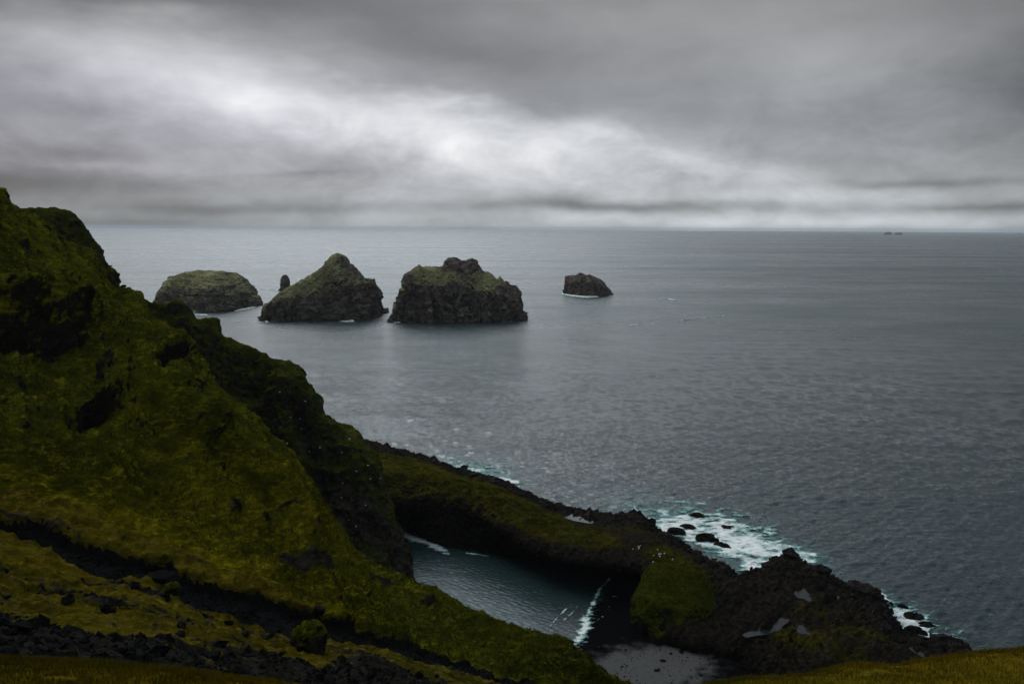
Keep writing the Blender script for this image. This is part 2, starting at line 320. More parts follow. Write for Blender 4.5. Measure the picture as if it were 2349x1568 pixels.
# ------------------------------------------------------------------ sea
WAVES = []
_r = np.random.default_rng(3)
for L, A, n in ((46, .10, 5), (27, .10, 7), (16, .10, 9), (9.5, .12, 14), (5.6, .12, 18), (3.3, .10, 20), (2.0, .062, 20), (1.25, .032, 18)):
    for k in range(n):
        l = L * _r.uniform(.78, 1.28); th = math.radians(-99 + _r.normal() * (16 if L > 20 else 25)); WAVES.append((2 * math.pi / l, math.cos(th), math.sin(th), _r.uniform(0, 6.28), A * .82 * _r.uniform(.6, 1.3) * 1.6 / math.sqrt(n), l))
def calm(x, y):                                         # 0 in the sheltered cove .. 1 in the open sea
    px, py = to_px(np.stack([x, y, 0 * x], -1)); c = curve_between(px, py, [(600, 1150), (900, 1170), (1500, 1225), (1600, 1500)], [(600, 1700), (1600, 1700)], 20) * (1 - sstep(1480, 1540, px))
    return 1 - .72 * c
def wave_z(x, y, spacing, cm=1.0):
    z = np.zeros_like(x)
    for k, c, s, ph, a, l in WAVES:
        f = 1 - sstep(.22, .5, spacing / l)
        if np.max(f) <= 0: continue
        z += np.where(f > 0, a * f * (1 if l < 2.6 else cm ** 1.6) * np.sin(k * (c * x + s * y) + ph), 0)
    return z
def sea():
    az = np.r_[np.radians(np.linspace(-110, -37, 40))[:-1], np.radians(np.linspace(-37, 37, 1150)), np.radians(np.linspace(37, 110, 40))[1:]]
    sl = np.r_[np.linspace(.85, .10, 830), np.geomspace(.10, .00202, 155)[1:]]
    d = CAM_H / sl; A, D = np.meshgrid(az, d, indexing='ij')
    x = D * np.sin(A); y = D * np.cos(A)
    sp = np.broadcast_to(np.gradient(d)[None, :], D.shape) * .8
    sp = np.maximum(np.abs(sp), D * np.gradient(az)[:, None])
    cm = calm(x, y); z = wave_z(x, y, sp, cm)
    P = np.stack([x, y, z], -1); px, py = to_px(np.stack([x, y, 0 * x], -1))
    nz = fbm(np.stack([x, y, 0 * x], -1), 14, 4)
    teal = .9 * blob(px, py, 1640, 1235, 190, 38, 20) + .75 * blob(px, py, 1090, 1078, 90, 22, 8) + .45 * blob(px, py, 2090, 1420, 70, 26, 32) + .6 * blob(px, py, 1830, 1275, 60, 22, 10)
    teal = np.clip(teal * (1 + .9 * nz), 0, 1)
    shal = blob(px, py, 1320, 1440, 55, 45) * sstep(1300, 1380, py)
    far = sstep(250, 1500, D)
    return grid_obj('sea', P, MSEA, {'teal': teal, 'shallow': shal, 'far': far, 'cove': 1 - (cm - .28) / .72}, flip=True)
def sea_mat():
    m, t, b = new_mat('sea_water'); pos = t.n.new('ShaderNodeNewGeometry').outputs['Position']
    teal, shal, far, cove = t.attr('teal'), t.attr('shallow'), t.attr('far'), t.attr('cove')
    c = t.mix(teal, (.003, .019, .024), (.05, .17, .17)); c = t.mix(cove, c, (.022, .042, .044)); c = t.mix(shal, c, (.045, .047, .05))
    rv = t.mapping(pos, (.36, 1, 1))
    n1 = t.noise(rv, .30, 5, .66, .3); n2 = t.noise(rv, 1.5, 4, .65, .2); band = t.noise(t.mapping(pos, (.00045, .0030, 1)), 1.0, 4, .55)
    band2 = t.noise(t.mapping(pos, (.006, .012, 1)), 1.0, 4, .55)
    gust = t.noise(t.mapping(pos, (.012, .02, 1), rot=(0, 0, .5)), 1.0, 3, .5)
    t.l.new(c, b.inputs['Base Color'])
    t.set(b.inputs['Roughness'], t.m('ADD', t.sm(far, 0, 1, .07, .30), t.m('ADD', t.m('MULTIPLY', t.m('SUBTRACT', band2, .5), t.sm(far, 0, 1, .12, .35)), t.m('MULTIPLY', t.m('SUBTRACT', band, .5), t.sm(far, .5, 1, 0, .5)))))
    b.inputs['IOR'].default_value = 1.333; b.inputs['Specular IOR Level'].default_value = .85
    n3 = t.noise(t.mapping(pos, (.035, .11, 1), rot=(0, 0, math.radians(-10))), 1.0, 4, .6, .3)
    h = t.m('ADD', t.m('MULTIPLY', n3, t.sm(far, .1, 1, .3, 1.6)), t.m('ADD', t.m('MULTIPLY', n1, .75), t.m('MULTIPLY', n2, .42)))
    n = t.n.new('ShaderNodeBump'); t.set(n.inputs['Height'], h); n.inputs['Distance'].default_value = 1.35
    st = t.m('MULTIPLY', t.sm(far, 0, 1, .95, 1.0), t.m('MULTIPLY', t.m('ADD', .45, t.m('MULTIPLY', gust, 1.1)), t.sm(cove, 0, 1, 1, .4)))
    t.set(n.inputs['Strength'], st); t.l.new(n.outputs[0], b.inputs['Normal'])
    return m
MSEA = sea_mat()
tag(sea(), kind='structure')

# ------------------------------------------------------------------ the big hillside, gully and near slope (one surface, three named pieces)
NU = 900
def rail(pts, n=NU, ends=None):
    p = np.array(pts, float); P3 = at_y(p[:, 0], p[:, 1], p[:, 2]); return cr_resample(P3, arclen(p[:, :2]), n)
gully = rail([(-260, 1135, 105), (0, 1215, 105), (180, 1265, 106), (350, 1320, 107), (500, 1375, 108), (650, 1425, 110), (800, 1470, 112), (950, 1510, 116), (1100, 1548, 120), (1300, 1612, 126), (1560, 1720, 136)])
ridge_px = [(-260, 285, 205), (-100, 380, 220), (0, 440, 225), (60, 480, 228), (100, 503, 230), (170, 553, 233), (230, 612, 235), (278, 655, 235), (340, 705, 232), (400, 745, 228), (440, 790, 224), (470, 848, 220), (530, 910, 215), (590, 960, 210), (640, 1010, 205), (690, 1065, 200), (730, 1130, 195), (770, 1190, 190), (800, 1240, 186), (860, 1292, 180), (950, 1342, 172), (1000, 1372, 168), (1100, 1415, 162), (1200, 1447, 157), (1290, 1475, 152), (1340, 1515, 148), (1415, 1572, 145), (1560, 1700, 140)]
ridge = rail(ridge_px)
slope1 = gully * .62 + ridge * .38 + np.array([0, 0, -1.5]); slope2 = gully * .28 + ridge * .72 + np.array([0, 0, 1.5])
back1 = ridge + np.array([-2, 13, -12]); back2 = ridge * [1, 1, 0] + np.array([2, 42, -3]); back2[:, 2] = -3
near_a = rail([(-260, 1330, 80), (0, 1390, 82), (200, 1425, 84), (400, 1462, 86), (600, 1500, 88), (800, 1535, 92), (1000, 1580, 98), (1200, 1640, 106), (1560, 1790, 120)])
near_b = rail([(-260, 1440, 58), (0, 1500, 60), (200, 1525, 62), (400, 1552, 64), (600, 1585, 68), (800, 1625, 72), (1000, 1670, 78), (1200, 1720, 86), (1560, 1860, 100)])
near_c = rail([(-260, 1640, 34), (0, 1660, 36), (200, 1680, 38), (400, 1700, 40), (600, 1730, 44), (800, 1770, 48), (1000, 1810, 54), (1200, 1850, 60), (1560, 1960, 74)])
P = loft([near_c, near_b, near_a, gully, slope1, slope2, ridge, back1, back2], NU, 760, [0, .10, .22, .34, .52, .70, .84, .91, 1])
px, py = to_px(P); N = normals(P); N *= np.sign(N[..., 2:3] + 1e-9)
vv = np.linspace(0, 1, 760)[None, :]; hill_w = sstep(.35, .45, vv) * np.ones_like(px)
wob = 6 * fbm(P, 9, 3) + 4 * fbm(P, 2.5, 3, .5, 3)
pxh, pyh = px + 50 * fbm(P, 13, 5, .62, 21) + 14 * fbm(P, 3, 3, .6, 5), py + 34 * fbm(P, 12, 5, .62, 31) + 12 * fbm(P, 3, 3, .6, 9)
scree_up = [(-300, 1155), (0, 1199), (92, 1216), (161, 1247), (230, 1262), (286, 1276), (392, 1308), (507, 1345), (600, 1377), (691, 1405), (846, 1450), (1000, 1496), (1200, 1560), (1400, 1640)]
scree_lo = [(-300, 1165), (0, 1218), (70, 1246), (152, 1284), (258, 1340), (313, 1340), (387, 1328), (415, 1390), (553, 1426), (645, 1458), (737, 1477), (846, 1492), (1000, 1535), (1200, 1590), (1400, 1680)]
band = curve_between(px, py, scree_up, scree_lo, 4, wob)
black2 = curve_between(px, py, [(-300, 1370), (0, 1432), (115, 1462), (230, 1492), (322, 1502), (460, 1502), (600, 1515), (846, 1540), (1100, 1610)], [(-300, 1700), (1100, 1750)], 14, 2.5 * wob)
rock = np.zeros_like(px)  # bare rock; patches at the knoll's foot also paint its undercut shadow
for a in ((20, 806, 140, 15, 2, 1.0), (130, 788, 40, 15, 0, .9), (393, 828, 30, 16, -40, 1.0), (215, 950, 46, 18, -30, 1.0), (48, 925, 20, 16, 0, 1.0), (218, 865, 14, 34, -15, .8), (50, 572, 10, 6, 0, .9), (105, 825, 40, 20, 0, .9),
          (690, 1305, 75, 32, 20, .62), (620, 1200, 26, 14, 0, .6), (510, 1165, 50, 18, 10, .45), (230, 900, 30, 40, 0, .4), (760, 1180, 20, 70, -28, .55), (340, 970, 7, 7, 0, 1), (650, 1300, 40, 20, 0, .5), (880, 1350, 60, 16, 20, .5), (470, 880, 20, 12, 0, .6),
          (985, 1395, 26, 12, 10, .6), (330, 870, 12, 8, 0, .5), (385, 1255, 16, 10, 0, .9), (60, 1005, 20, 6, 0, .7), (840, 1330, 30, 10, 30, .6)):
    rock = np.maximum(rock, a[5] * blob(pxh, pyh, *a[:5]) * hill_w)
# large undulations: a spur down the middle, shallow runnels, knolls
rdg = 1 - .8 * np.exp(-((vv - .84) / .06) ** 2)
disp = 3.6 * fbm(P, 60, 3) * hill_w * rdg
disp += 6.5 * blob(px, py, 455, 1012, 200, 18, 40.5) * hill_w - 5.5 * blob(px, py, 420, 1150, 150, 60, 38) * hill_w - 2.5 * blob(px, py, 330, 1020, 150, 40, 42) * hill_w + 2.5 * blob(px, py, 620, 1120, 120, 22, 52) - 2.5 * blob(px, py, 700, 1300, 70, 40, 30) - 2.0 * blob(px, py, 560, 1220, 90, 30, 30) * hill_w
disp += 7.5 * blob(pxh, pyh, 60, 728, 105, 32, 10) + 4.5 * blob(pxh, pyh, 140, 745, 30, 24) - 7 * blob(pxh, pyh, 60, 806, 120, 20, 2) - 5 * blob(pxh, pyh, 393, 836, 30, 18, -40) + 3.5 * blob(pxh, pyh, 410, 796, 30, 22, -30) - 5.5 * blob(pxh, pyh, 215, 955, 44, 18, -30) + 3 * blob(pxh, pyh, 230, 912, 44, 22, -20)
rf = fbm(P, 7, 5, .55, 3.3, True)
disp += rock * 2.6 * (rf - .35)
HW = np.stack([P[..., 0] * .6 + P[..., 1] * .2, P[..., 1] - P[..., 0] * .2, P[..., 2] * 2.2], -1)
hum = fbm(HW, 4.2, 4, .55, 5.0, True)
tz = P[..., 2] / 2.6 + 1.3 * fbm(P, 20, 4, .55, 41); terr = 1 - 2 * np.abs(tz - np.floor(tz) - .5); terr = terr ** 1.5 * sstep(-.25, .3, fbm(P, 16, 3, .5, 51))
spur = fbm(np.stack([P[..., 0] * .75 + P[..., 1] * .45, P[..., 1] * .15, P[..., 2] * .15], -1), 13, 4, .55, 61, True)
disp += (1.3 * fbm(P, 13, 3, .5, 8.0) + .6 * terr + 4.4 * (spur - .3) * hill_w + 1.15 * hum + .22 * fbm(P, 1.1, 2, .5, 9)) * (hill_w * (1 - .75 * band) + (1 - hill_w) * .7)
disp += (1 - hill_w) * (1.5 * fbm(P, 17, 3, .5, 2) + .5 * fbm(P, 3.2, 3, .55, 4, True)) * (1 - .6 * band)
disp += -1.6 * band + .9 * blob(py, py, 0, 0, 1, 1)
kr = int(.84 * 759); dr = disp[:, kr - 6:kr + 7].max(1); dr = np.convolve(np.pad(dr, 40, mode='edge'), np.ones(81) / 81, 'valid')
disp -= dr[:, None] * np.exp(-((vv - .84) / .12) ** 2)
P = P + N * disp[..., None]
px, py = to_px(P)
rock2 = np.clip(rock + .55 * sstep(.25, .7, rf) * rock, 0, 1.5)
near_rock = np.clip(-.0 + .30 + .50 * black2 + 1.0 * fbm(np.stack([(P[..., 0] * .97 + P[..., 1] * .1) * .22, P[..., 1] * 1.0 - P[..., 0] * .12, P[..., 2] * 1.3 + P[..., 0] * .3], -1), 4.5, 5, .62, 7) , 0, 1.2) * (1 - hill_w)
rockA = np.maximum(rock2 * hill_w, near_rock)
gold = np.clip(sstep(880, 1250, py) * (1 - sstep(700, 1000, px)) + .9 * blob(px, py, 70, 720, 110, 40, 10) + (1 - hill_w) * .55 + .3 * blob(px, py, 420, 1000, 260, 90, 40) + fbm(P, 22, 3) * .35, 0, 1)
bf = band[:-1, :-1] + .22 * fbm(P, 5, 3)[:-1, :-1] > .5
hf = (hill_w[:-1, :-1] > .25)
BAND_P = P; at_ = {'rock': rockA, 'gold': gold}
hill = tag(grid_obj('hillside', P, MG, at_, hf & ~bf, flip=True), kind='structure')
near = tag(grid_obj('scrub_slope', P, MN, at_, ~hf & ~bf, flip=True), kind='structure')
scr = tag(grid_obj('scree_gully', P, MSC, at_, bf, flip=True), kind='structure')

# ------------------------------------------------------------------ sea cliff behind the hillside
NC = 760
crest = rail([(20, 490, 250), (60, 483, 253), (90, 488, 255), (130, 491, 258), (160, 497, 260), (190, 522, 261), (215, 552, 262), (232, 570, 262), (238, 598, 262), (262, 622, 264), (276, 650, 266), (300, 690, 285), (340, 703, 298), (380, 706, 300), (405, 699, 300), (430, 718, 302), (445, 735, 303), (492, 737, 305), (503, 775, 305), (560, 800, 305), (620, 830, 303), (690, 860, 300), (703, 890, 298), (735, 925, 296), (745, 952, 294), (790, 990, 292), (820, 1022, 290), (860, 1070, 288), (885, 1130, 285), (905, 1200, 282), (930, 1280, 278), (950, 1350, 275), (955, 1390, 272)], NC)
zf = crest[:, 2:3]
def off(dx, dy, k): q = crest.copy(); q[:, 0] += dx; q[:, 1] += dy; q[:, 2] = (zf[:, 0] + 3) * k - 3; return q
P = loft([off(-6, -30, 0.0), off(-4, -24, .35), off(-2.5, -13, .74), off(-1, -4, .95), crest, off(-3, 8, .95), off(-6, 22, .6), off(-8, 40, 0.0)], NC, 420, [0, .22, .45, .6, .68, .75, .88, 1])
N = normals(P); N *= np.sign((N[..., 1:2] * -1 + N[..., 2:3] * 1.2) + 1e-9)
rf = fbm(P, 16, 5, .55, 1.0, True); gul = fbm(P * [1, 1, .3], 14, 4, .55, 6.0, True)
disp = 4.2 * (rf - .3) + 3.4 * (gul - .3) + 1.1 * fbm(P, 3.6, 4, .55, 4, True)
px, py = to_px(P)
disp -= 5.5 * blob(px, py, 690, 985, 16, 75, -20) + 3.5 * blob(px, py, 730, 1130, 30, 60, -10); disp += 3.0 * blob(px, py, 660, 900, 40, 40) + 2.5 * blob(px, py, 790, 1050, 36, 60, -20)
vcl = np.linspace(0, 1, 420)[None, :]; disp = disp * (1 - .45 * np.exp(-((vcl - .68) / .05) ** 2))
P = P + N * disp[..., None]; px, py = to_px(P)
rk = np.clip(.18 + .45 * sstep(1050, 1300, py) + .55 * fbm(P, 15, 4, .55, 9) + .8 * blob(px, py, 695, 985, 18, 80, -20) - .4 * blob(px, py, 640, 890, 60, 40) + .45 * blob(px, py, 790, 1130, 70, 80), 0, 1.2)
sea_cliff = tag(grid_obj('sea_cliff', P, MC, {'rock': rk, 'gold': .25 * np.ones_like(rk)}, flip=False), kind='structure')

# ------------------------------------------------------------------ rocky headland with its undercut cove side
ST = [  # seaward toe, rim, top, inner lip, under lip (offset), cove foot : (px, py, z)
 [(740, 992, -2), (740, 1003, 14), (750, 1060, 26), (770, 1150, 20), (780, 1235, -2)],
 [(830, 1014, -2), (832, 1024, 14), (850, 1080, 25), (870, 1150, 17), (880, 1222, -2)],
 [(900, 1033, -2), (905, 1043, 11), (925, 1090, 23), (940, 1157, 15), (930, 1222, -2)],
 [(960, 1048, -2), (965, 1059, 8), (995, 1100, 21), (1000, 1155, 15), (1000, 1255, -2)],
 [(1050, 1078, -2), (1052, 1092, 6), (1075, 1130, 19), (1080, 1176, 14), (1070, 1266, -2)],
 [(1140, 1101, -2), (1140, 1116, 5), (1145, 1155, 17), (1150, 1212, 13), (1150, 1282, -2)],
 [(1197, 1130, -2), (1200, 1145, 5), (1230, 1195, 15), (1230, 1258, 11.5), (1235, 1296, -2)],
 [(1290, 1168, -2), (1295, 1182, 5), (1320, 1228, 14), (1310, 1284, 11.5), (1320, 1286, -2)],
 [(1380, 1184, -2), (1385, 1197, 4.5), (1400, 1240, 13), (1392, 1290, 11.5), (1410, 1288, -2)],
 [(1455, 1184, -2), (1458, 1200, 5), (1462, 1252, 13), (1445, 1300, 11.5), (1500, 1305, -2)],
 [(1512, 1222, -2), (1512, 1236, 3.2), (1515, 1272, 12.5), (1490, 1325, 11.5), (1560, 1350, -2)],
 [(1583, 1264, -2), (1574, 1274, 2.2), (1565, 1298, 10.5), (1485, 1352, 10), (1560, 1400, -2)],
 [(1645, 1303, -2), (1630, 1310, 2.0), (1605, 1325, 9), (1485, 1395, 8), (1530, 1440, -2)],
 [(1728, 1340, -2), (1708, 1346, 2.0), (1670, 1360, 7.5), (1530, 1440, 5), (1520, 1475, -2)],
 [(1798, 1298, -2), (1795, 1312, 4.0), (1725, 1390, 7), (1600, 1475, 4), (1600, 1492, -1)],
 [(1872, 1322, -2), (1862, 1336, 5), (1770, 1418, 6.5), (1665, 1490, 4), (1640, 1512, -1)],
 [(1960, 1359, -2), (1952, 1368, 4), (1850, 1442, 6), (1720, 1505, 4), (1670, 1545, -1)],
 [(2002, 1368, -2), (1990, 1384, 4), (1930, 1462, 6), (1770, 1530, 4.5), (1710, 1580, -1)],
 [(2030, 1428, -2), (2015, 1440, 3), (1990, 1490, 6.5), (1830, 1555, 5.5), (1740, 1610, -1)],
 [(2090, 1478, -2), (2075, 1490, 3), (2070, 1525, 6), (1950, 1590, 5), (1850, 1660, -1)],
 [(2195, 1508, -2), (2180, 1520, 3), (2160, 1560, 5), (2060, 1640, 4), (1980, 1720, -1)],
 [(2290, 1560, -3), (2270, 1575, 1), (2230, 1630, 2), (2160, 1710, 2), (2100, 1790, -1)],
]
A = np.array(ST, float); NH = 1150
P3 = at_z(A[..., 0], A[..., 1], A[..., 2]); tpar = arclen(P3[:, 2])
rails = [cr_resample(P3[:, k], tpar, NH) for k in range(5)]
toe, rim, top, lip, foot = rails
under = lip * .72 + foot * .28; under[:, 2] = lip[:, 2] - 3.0
roof = lip * .25 + foot * .75; roof[:, 2] = np.maximum(lip[:, 2] - 6.5, -1)
P = loft([toe, rim, rim * .55 + top * .45 + [0, 0, .3], top, top * .45 + lip * .55 + [0, 0, 1.2], lip, under, roof, foot], NH, 430, [0, .13, .26, .42, .56, .68, .76, .9, 1])
N = normals(P); vh = np.linspace(0, 1, 430)[None, :]; N *= np.where(vh < .6, np.sign(N[..., 2:3].mean() if False else N[..., 2] + 1e-9), np.sign(-N[..., 1] + 1e-9))[..., None]
px, py = to_px(P); shore = np.exp(-((vh - .1) / .10) ** 2); coveside = sstep(.55, .7, vh) * np.ones_like(px)
rightp = sstep(1450, 1800, px)
rf = fbm(P, 11, 6, .55, 1.7, True); rf2 = fbm(P * [1, 1, .5], 5, 5, .55, 5.1, True)
strata_dir = P @ np.array([.75, -.66, 0.0]); st_n = fbm(np.stack([strata_dir, (P @ np.array([.66, .75, 0])) * .22, P[..., 2] * .4], -1), 4.5, 4, .55, 3, True)
disp = (1.3 + 1.1 * rightp) * (rf - .25) * (1 - .2 * coveside) + 1.5 * (rf2 - .25) * (.6 + .9 * coveside + .7 * rightp) + .5 * fbm(P, 1.6, 4, .6, 4, True) + 2.4 * (fbm(P * [1, 1, .5], 24, 3, .5, 14, True) - .3) * (.4 + .6 * rightp) + (1.7 * shore) * (rf2 - .3) + 2.0 * (st_n - .3) * np.maximum(rightp, .4)
disp += 1.4 * blob(px, py, 1090, 1150, 120, 30, 10)
edge = np.minimum(1, np.minimum(vh / .02, (1 - vh) / .02)); P = P + N * (disp * np.clip(edge, .3, 1))[..., None]
px, py = to_px(P)
# rock pools: level hollows that hold water
POOLS = [(1320, 1188, 22, 5, 15), (1350, 1196, 9, 3, 0), (1603, 1259, 12, 6, 5), (1842, 1362, 18, 9, 30), (1905, 1375, 16, 5, -20), (1745, 1447, 30, 7, -15), (1785, 1432, 18, 9, -35), (1842, 1445, 13, 7, 20), (2105, 1495, 18, 4, 32)]
pool_info = []
for cx, cy, rx, ry, rot in POOLS:
    c, s = math.cos(math.radians(rot)), math.sin(math.radians(rot)); dx, dy = px - cx, py - cy
    q = np.sqrt(((dx * c + dy * s) / rx) ** 2 + ((-dx * s + dy * c) / ry) ** 2); vis = (vh < .66) & (q < 1)
    if vis.sum() < 5: print('pool missed', cx, cy); continue
    z0 = float(np.median(P[..., 2][vis])); z0 = max(z0, .5)
    mk = (1 - sstep(.75, 1.6, q + .25 * fbm(P, 2.5, 3))) * (vh < .66); P[..., 2] = P[..., 2] * (1 - mk) + (z0 - .35) * mk
    pool_info.append((cx, cy, rx, ry, rot, z0))
rk = .62 + .45 * fbm(P, 16, 4, .55, 2) + .5 * shore - 1.0 * blob(px, py, 930, 1100, 190, 55, 12) - .6 * blob(px, py, 1110, 1150, 130, 32, 12) - .3 * blob(px, py, 1300, 1225, 160, 25, 10) - .45 * blob(px, py, 1540, 1300, 60, 30, 30) + .3 * blob(px, py, 1690, 1400, 50, 60, -40) - .3 * blob(px, py, 1830, 1470, 60, 30) + .6 * coveside - .25 * blob(px, py, 1200, 1215, 160, 25, 12)
headland = tag(grid_obj('headland', P, MH, {'rock': np.clip(rk, 0, 1.3), 'gold': np.clip(.5 + fbm(P, 12, 3), 0, 1)}, flip=True), kind='structure')
HEAD_P = P.copy()
def pool_mat():
    m, t, b = new_mat('pool_water'); pos = t.n.new('ShaderNodeNewGeometry').outputs['Position']
    b.inputs['Base Color'].default_value = (.012, .013, .015, 1); b.inputs['Roughness'].default_value = .2; b.inputs['IOR'].default_value = 1.333; b.inputs['Specular IOR Level'].default_value = .2
    bump(t, b, t.noise(pos, 1.2, 3), .08); return m
MPOOL = pool_mat()
for cx, cy, rx, ry, rot, z0 in pool_info:
    th = np.linspace(0, 2 * math.pi, 48, endpoint=False); r = 1.3 + .2 * np.sin(3 * th + cx) + .13 * np.sin(5 * th + cy)
    c, s = math.cos(math.radians(rot)), math.sin(math.radians(rot)); ex, ey = rx * r * np.cos(th), ry * r * np.sin(th)
    V = at_z(cx + ex * c - ey * s, cy + ex * s + ey * c, z0); cen = at_z(np.array(cx, float), np.array(cy, float), z0)
    Vx = np.vstack([V, cen[None]]); fs = np.array([[k, (k + 1) % 48, 48] for k in range(48)])
    o = link(bpy.data.objects.new('rock_pool', raw_mesh('rock_pool', Vx, fs, MPOOL))); o['kind'] = 'structure'

# mossy mound standing over the beach
def mound():
    nu, nv = 260, 130; c = at_z(np.array(1556.), np.array(1462.), 0.0) + np.array([0, 5.0, 0]); th = np.linspace(0, 2 * math.pi, nu)[:, None]; ph = np.linspace(0, math.pi / 2, nv)[None, :]
    zz = np.sin(ph) ** .9; rr = np.cos(ph) ** .62
    x = 12.8 * rr * np.cos(th) + 0 * ph; y = 12.5 * rr * np.sin(th); z = 19.0 * zz + 0 * th - 1.5
    Q = np.stack([c[0] + x + (z * .0), c[1] + y + .22 * z, z], -1); n = Q - (c + [0, 0, 4]); n /= np.linalg.norm(n, axis=2)[..., None]
    d = 2.2 * fbm(Q, 9, 3, .5, 4) + 1.9 * (fbm(Q * [1, 1, .45], 6, 5, .58, 6, True) - .3) * (1.25 - zz) + .5 * fbm(Q, 1.6, 4, .6, 2, True)
    Q = Q + n * d[..., None]; Q[-1] = Q[0]; global MOUND_Q; MOUND_Q = Q
    a, b = to_px(Q); rk = np.clip(sstep(6.5, 1.5, Q[..., 2] + 4 * fbm(Q, 5, 3)) * 1.1 + .3 * fbm(Q, 5, 3), 0, 1.2)
    return grid_obj('mossy_mound', Q, MMOSS, {'rock': rk, 'gold': .15 + 0 * rk}, flip=False)
tag(mound(), kind='structure')

# beach
def beach():
    g = at_z(np.array([1395., 1372, 1350, 1336, 1322, 1300]), np.array([1335., 1372, 1405, 1440, 1475, 1520]), 0.0)   # waterline
    xs = np.linspace(g[0, 0] - 34, g[0, 0] + 62, 330); ys = np.linspace(178, 300, 380); Xg, Yg = np.meshgrid(xs, ys, indexing='ij')
    o = np.argsort(g[:, 1]); wx = np.interp(Yg, g[o, 1], g[o, 0]); d = Xg - wx
    n3 = np.stack([Xg, Yg, 0 * Xg], -1); z = np.where(d > 0, .045 * d, .06 * d) - .05 + .18 * fbm(n3, 12, 3) * sstep(0, 10, d) + .1 * fbm(n3, 2.2, 3) * sstep(3, 14, d)
    z = z + .02 * np.maximum(0, 215 - Yg); P = np.stack([Xg, Yg, z], -1); px, py = to_px(P); global BEACH_P; BEACH_P = P
    gr = np.clip(.5 * fbm(n3, 3.5, 5, .65, 3) * (py > 1440) + 1.15 * blob(px, py, 1500, 1535, 135, 52) + .6 * blob(px, py, 1390, 1560, 70, 40, -35) + .5 * blob(px, py, 1560, 1500, 60, 20), 0, 1)
    return grid_obj('beach', P, MSAND, {'gravel': gr}, ((px < 1475) | (py > 1435))[:-1, :-1], flip=False)
tag(beach(), kind='structure')

# foreground grassy shoulder under the viewpoint
def foreground():
    e = [(-500, 1480, 44), (-150, 1500, 43), (0, 1510, 42), (100, 1514, 42), (200, 1522, 41), (300, 1530, 41), (400, 1541, 40), (520, 1555, 40), (640, 1572, 40), (900, 1625, 40), (1200, 1640, 42), (1450, 1605, 44), (1600, 1574, 46), (1700, 1562, 47), (1800, 1557, 48), (1860, 1549, 49), (1900, 1534, 50), (1960, 1521, 50), (2060, 1525, 50), (2150, 1512, 50), (2220, 1499, 51), (2349, 1487, 52), (2600, 1460, 53), (2950, 1420, 54)]
    n = 620; E = rail(e, n); cx = np.linspace(-16, 17, n)
    def mid(k, yy): 
        q = E.copy(); q[:, 1] = yy; q[:, 0] = cx * (1 - k) + E[:, 0] * k; q[:, 2] = CAM_H - 1.7 + (E[:, 2] - CAM_H + 1.7) * 1.0 * k - 2.6 * math.sin(math.pi * k) ; return q
    b1 = E + [0, 3.5, -2.4]; b2 = E + [0, 9, -9.5]; b3 = E + [0, 22, -28]
    P = loft([mid(0, -3), mid(.3, 13), mid(.65, 27), E, b1, b2, b3], n, 260, [0, .2, .4, .7, .8, .9, 1])
    px, py = to_px(P); P[..., 2] += .35 * fbm(P, 5, 3) + .12 * fbm(P, 1.2, 3)
    o = grid_obj('foreground_grassland', P, MGR, {}, flip=True)
    return o, P
fg, FG_P = foreground(); tag(fg, kind='structure')

# ------------------------------------------------------------------ grass blades and tufts (uncountable: stuff)
def blades(name, base, nrm, h, wd, lean, mat, seed):
    r = np.random.default_rng(seed); n = len(base); a = r.uniform(0, 2 * math.pi, n); d = np.stack([np.cos(a), np.sin(a), 0 * a], 1)
    hh = h * r.uniform(.5, 1.3, n)[:, None]; ln = r.normal(size=(n, 3)) * [1, 1, .1] * lean + np.array([.25, 0, 0]) * lean
    ww = wd * r.uniform(.6, 1.4, n)[:, None]; tip = base + hh * (np.array([0, 0, 1]) + ln); mid = base + hh * .55 * (np.array([0, 0, 1]) + ln * .5)
    V = np.stack([base - d * ww, base + d * ww, mid + d * ww * .7, mid - d * ww * .7, tip], 1).reshape(-1, 3); k = np.arange(n)[:, None] * 5
    F3 = np.vstack([k + [0, 1, 2], k + [0, 2, 3], k + [3, 2, 4]]); return link(bpy.data.objects.new(name, raw_mesh(name, V, F3, mat, False)))
def pick(P, mask, n, seed):
    r = np.random.default_rng(seed); idx = np.argwhere(mask[:-1, :-1]); sel = idx[r.integers(0, len(idx), n)]
    a, b = r.random((n, 1)), r.random((n, 1)); i, j = sel[:, 0], sel[:, 1]
    return P[i, j] * (1 - a) * (1 - b) + P[i + 1, j] * a * (1 - b) + P[i, j + 1] * (1 - a) * b + P[i + 1, j + 1] * a * b
px, py = to_px(FG_P); mk = (FG_P[..., 1] > 24) & (py < 1640) & (px > -60) & (px < 2420) & (np.arange(260)[None, :] < 205)
b = pick(FG_P, mk, 110000, 1); dn = fbm(b, 2.5, 3); b = b[dn > -.35]
tag(blades('tall_grass', b - [0, 0, .03], None, .30, .011, .35, MGR, 2), kind='stuff')
P = BAND_P; px, py = to_px(P); mk = (hill_w > .5) & (vv < .86) & (px > -40) & (px < 1500) & (py < 1620) & (rockA < .5) & (band < .3)
b = pick(P, mk, 130000, 4); dn = fbm(b, 3.4, 3, .55, 5.0, True); b = b[dn > .1]
tag(blades('mound_tufts', pick(MOUND_Q, MOUND_Q[..., 2] > 4.5, 14000, 8), None, .45, .07, .6, MTF, 9), kind='stuff')
tag(blades('hillside_tufts', b - [0, 0, .05], None, .42, .06, .6, MTF, 5), kind='stuff')

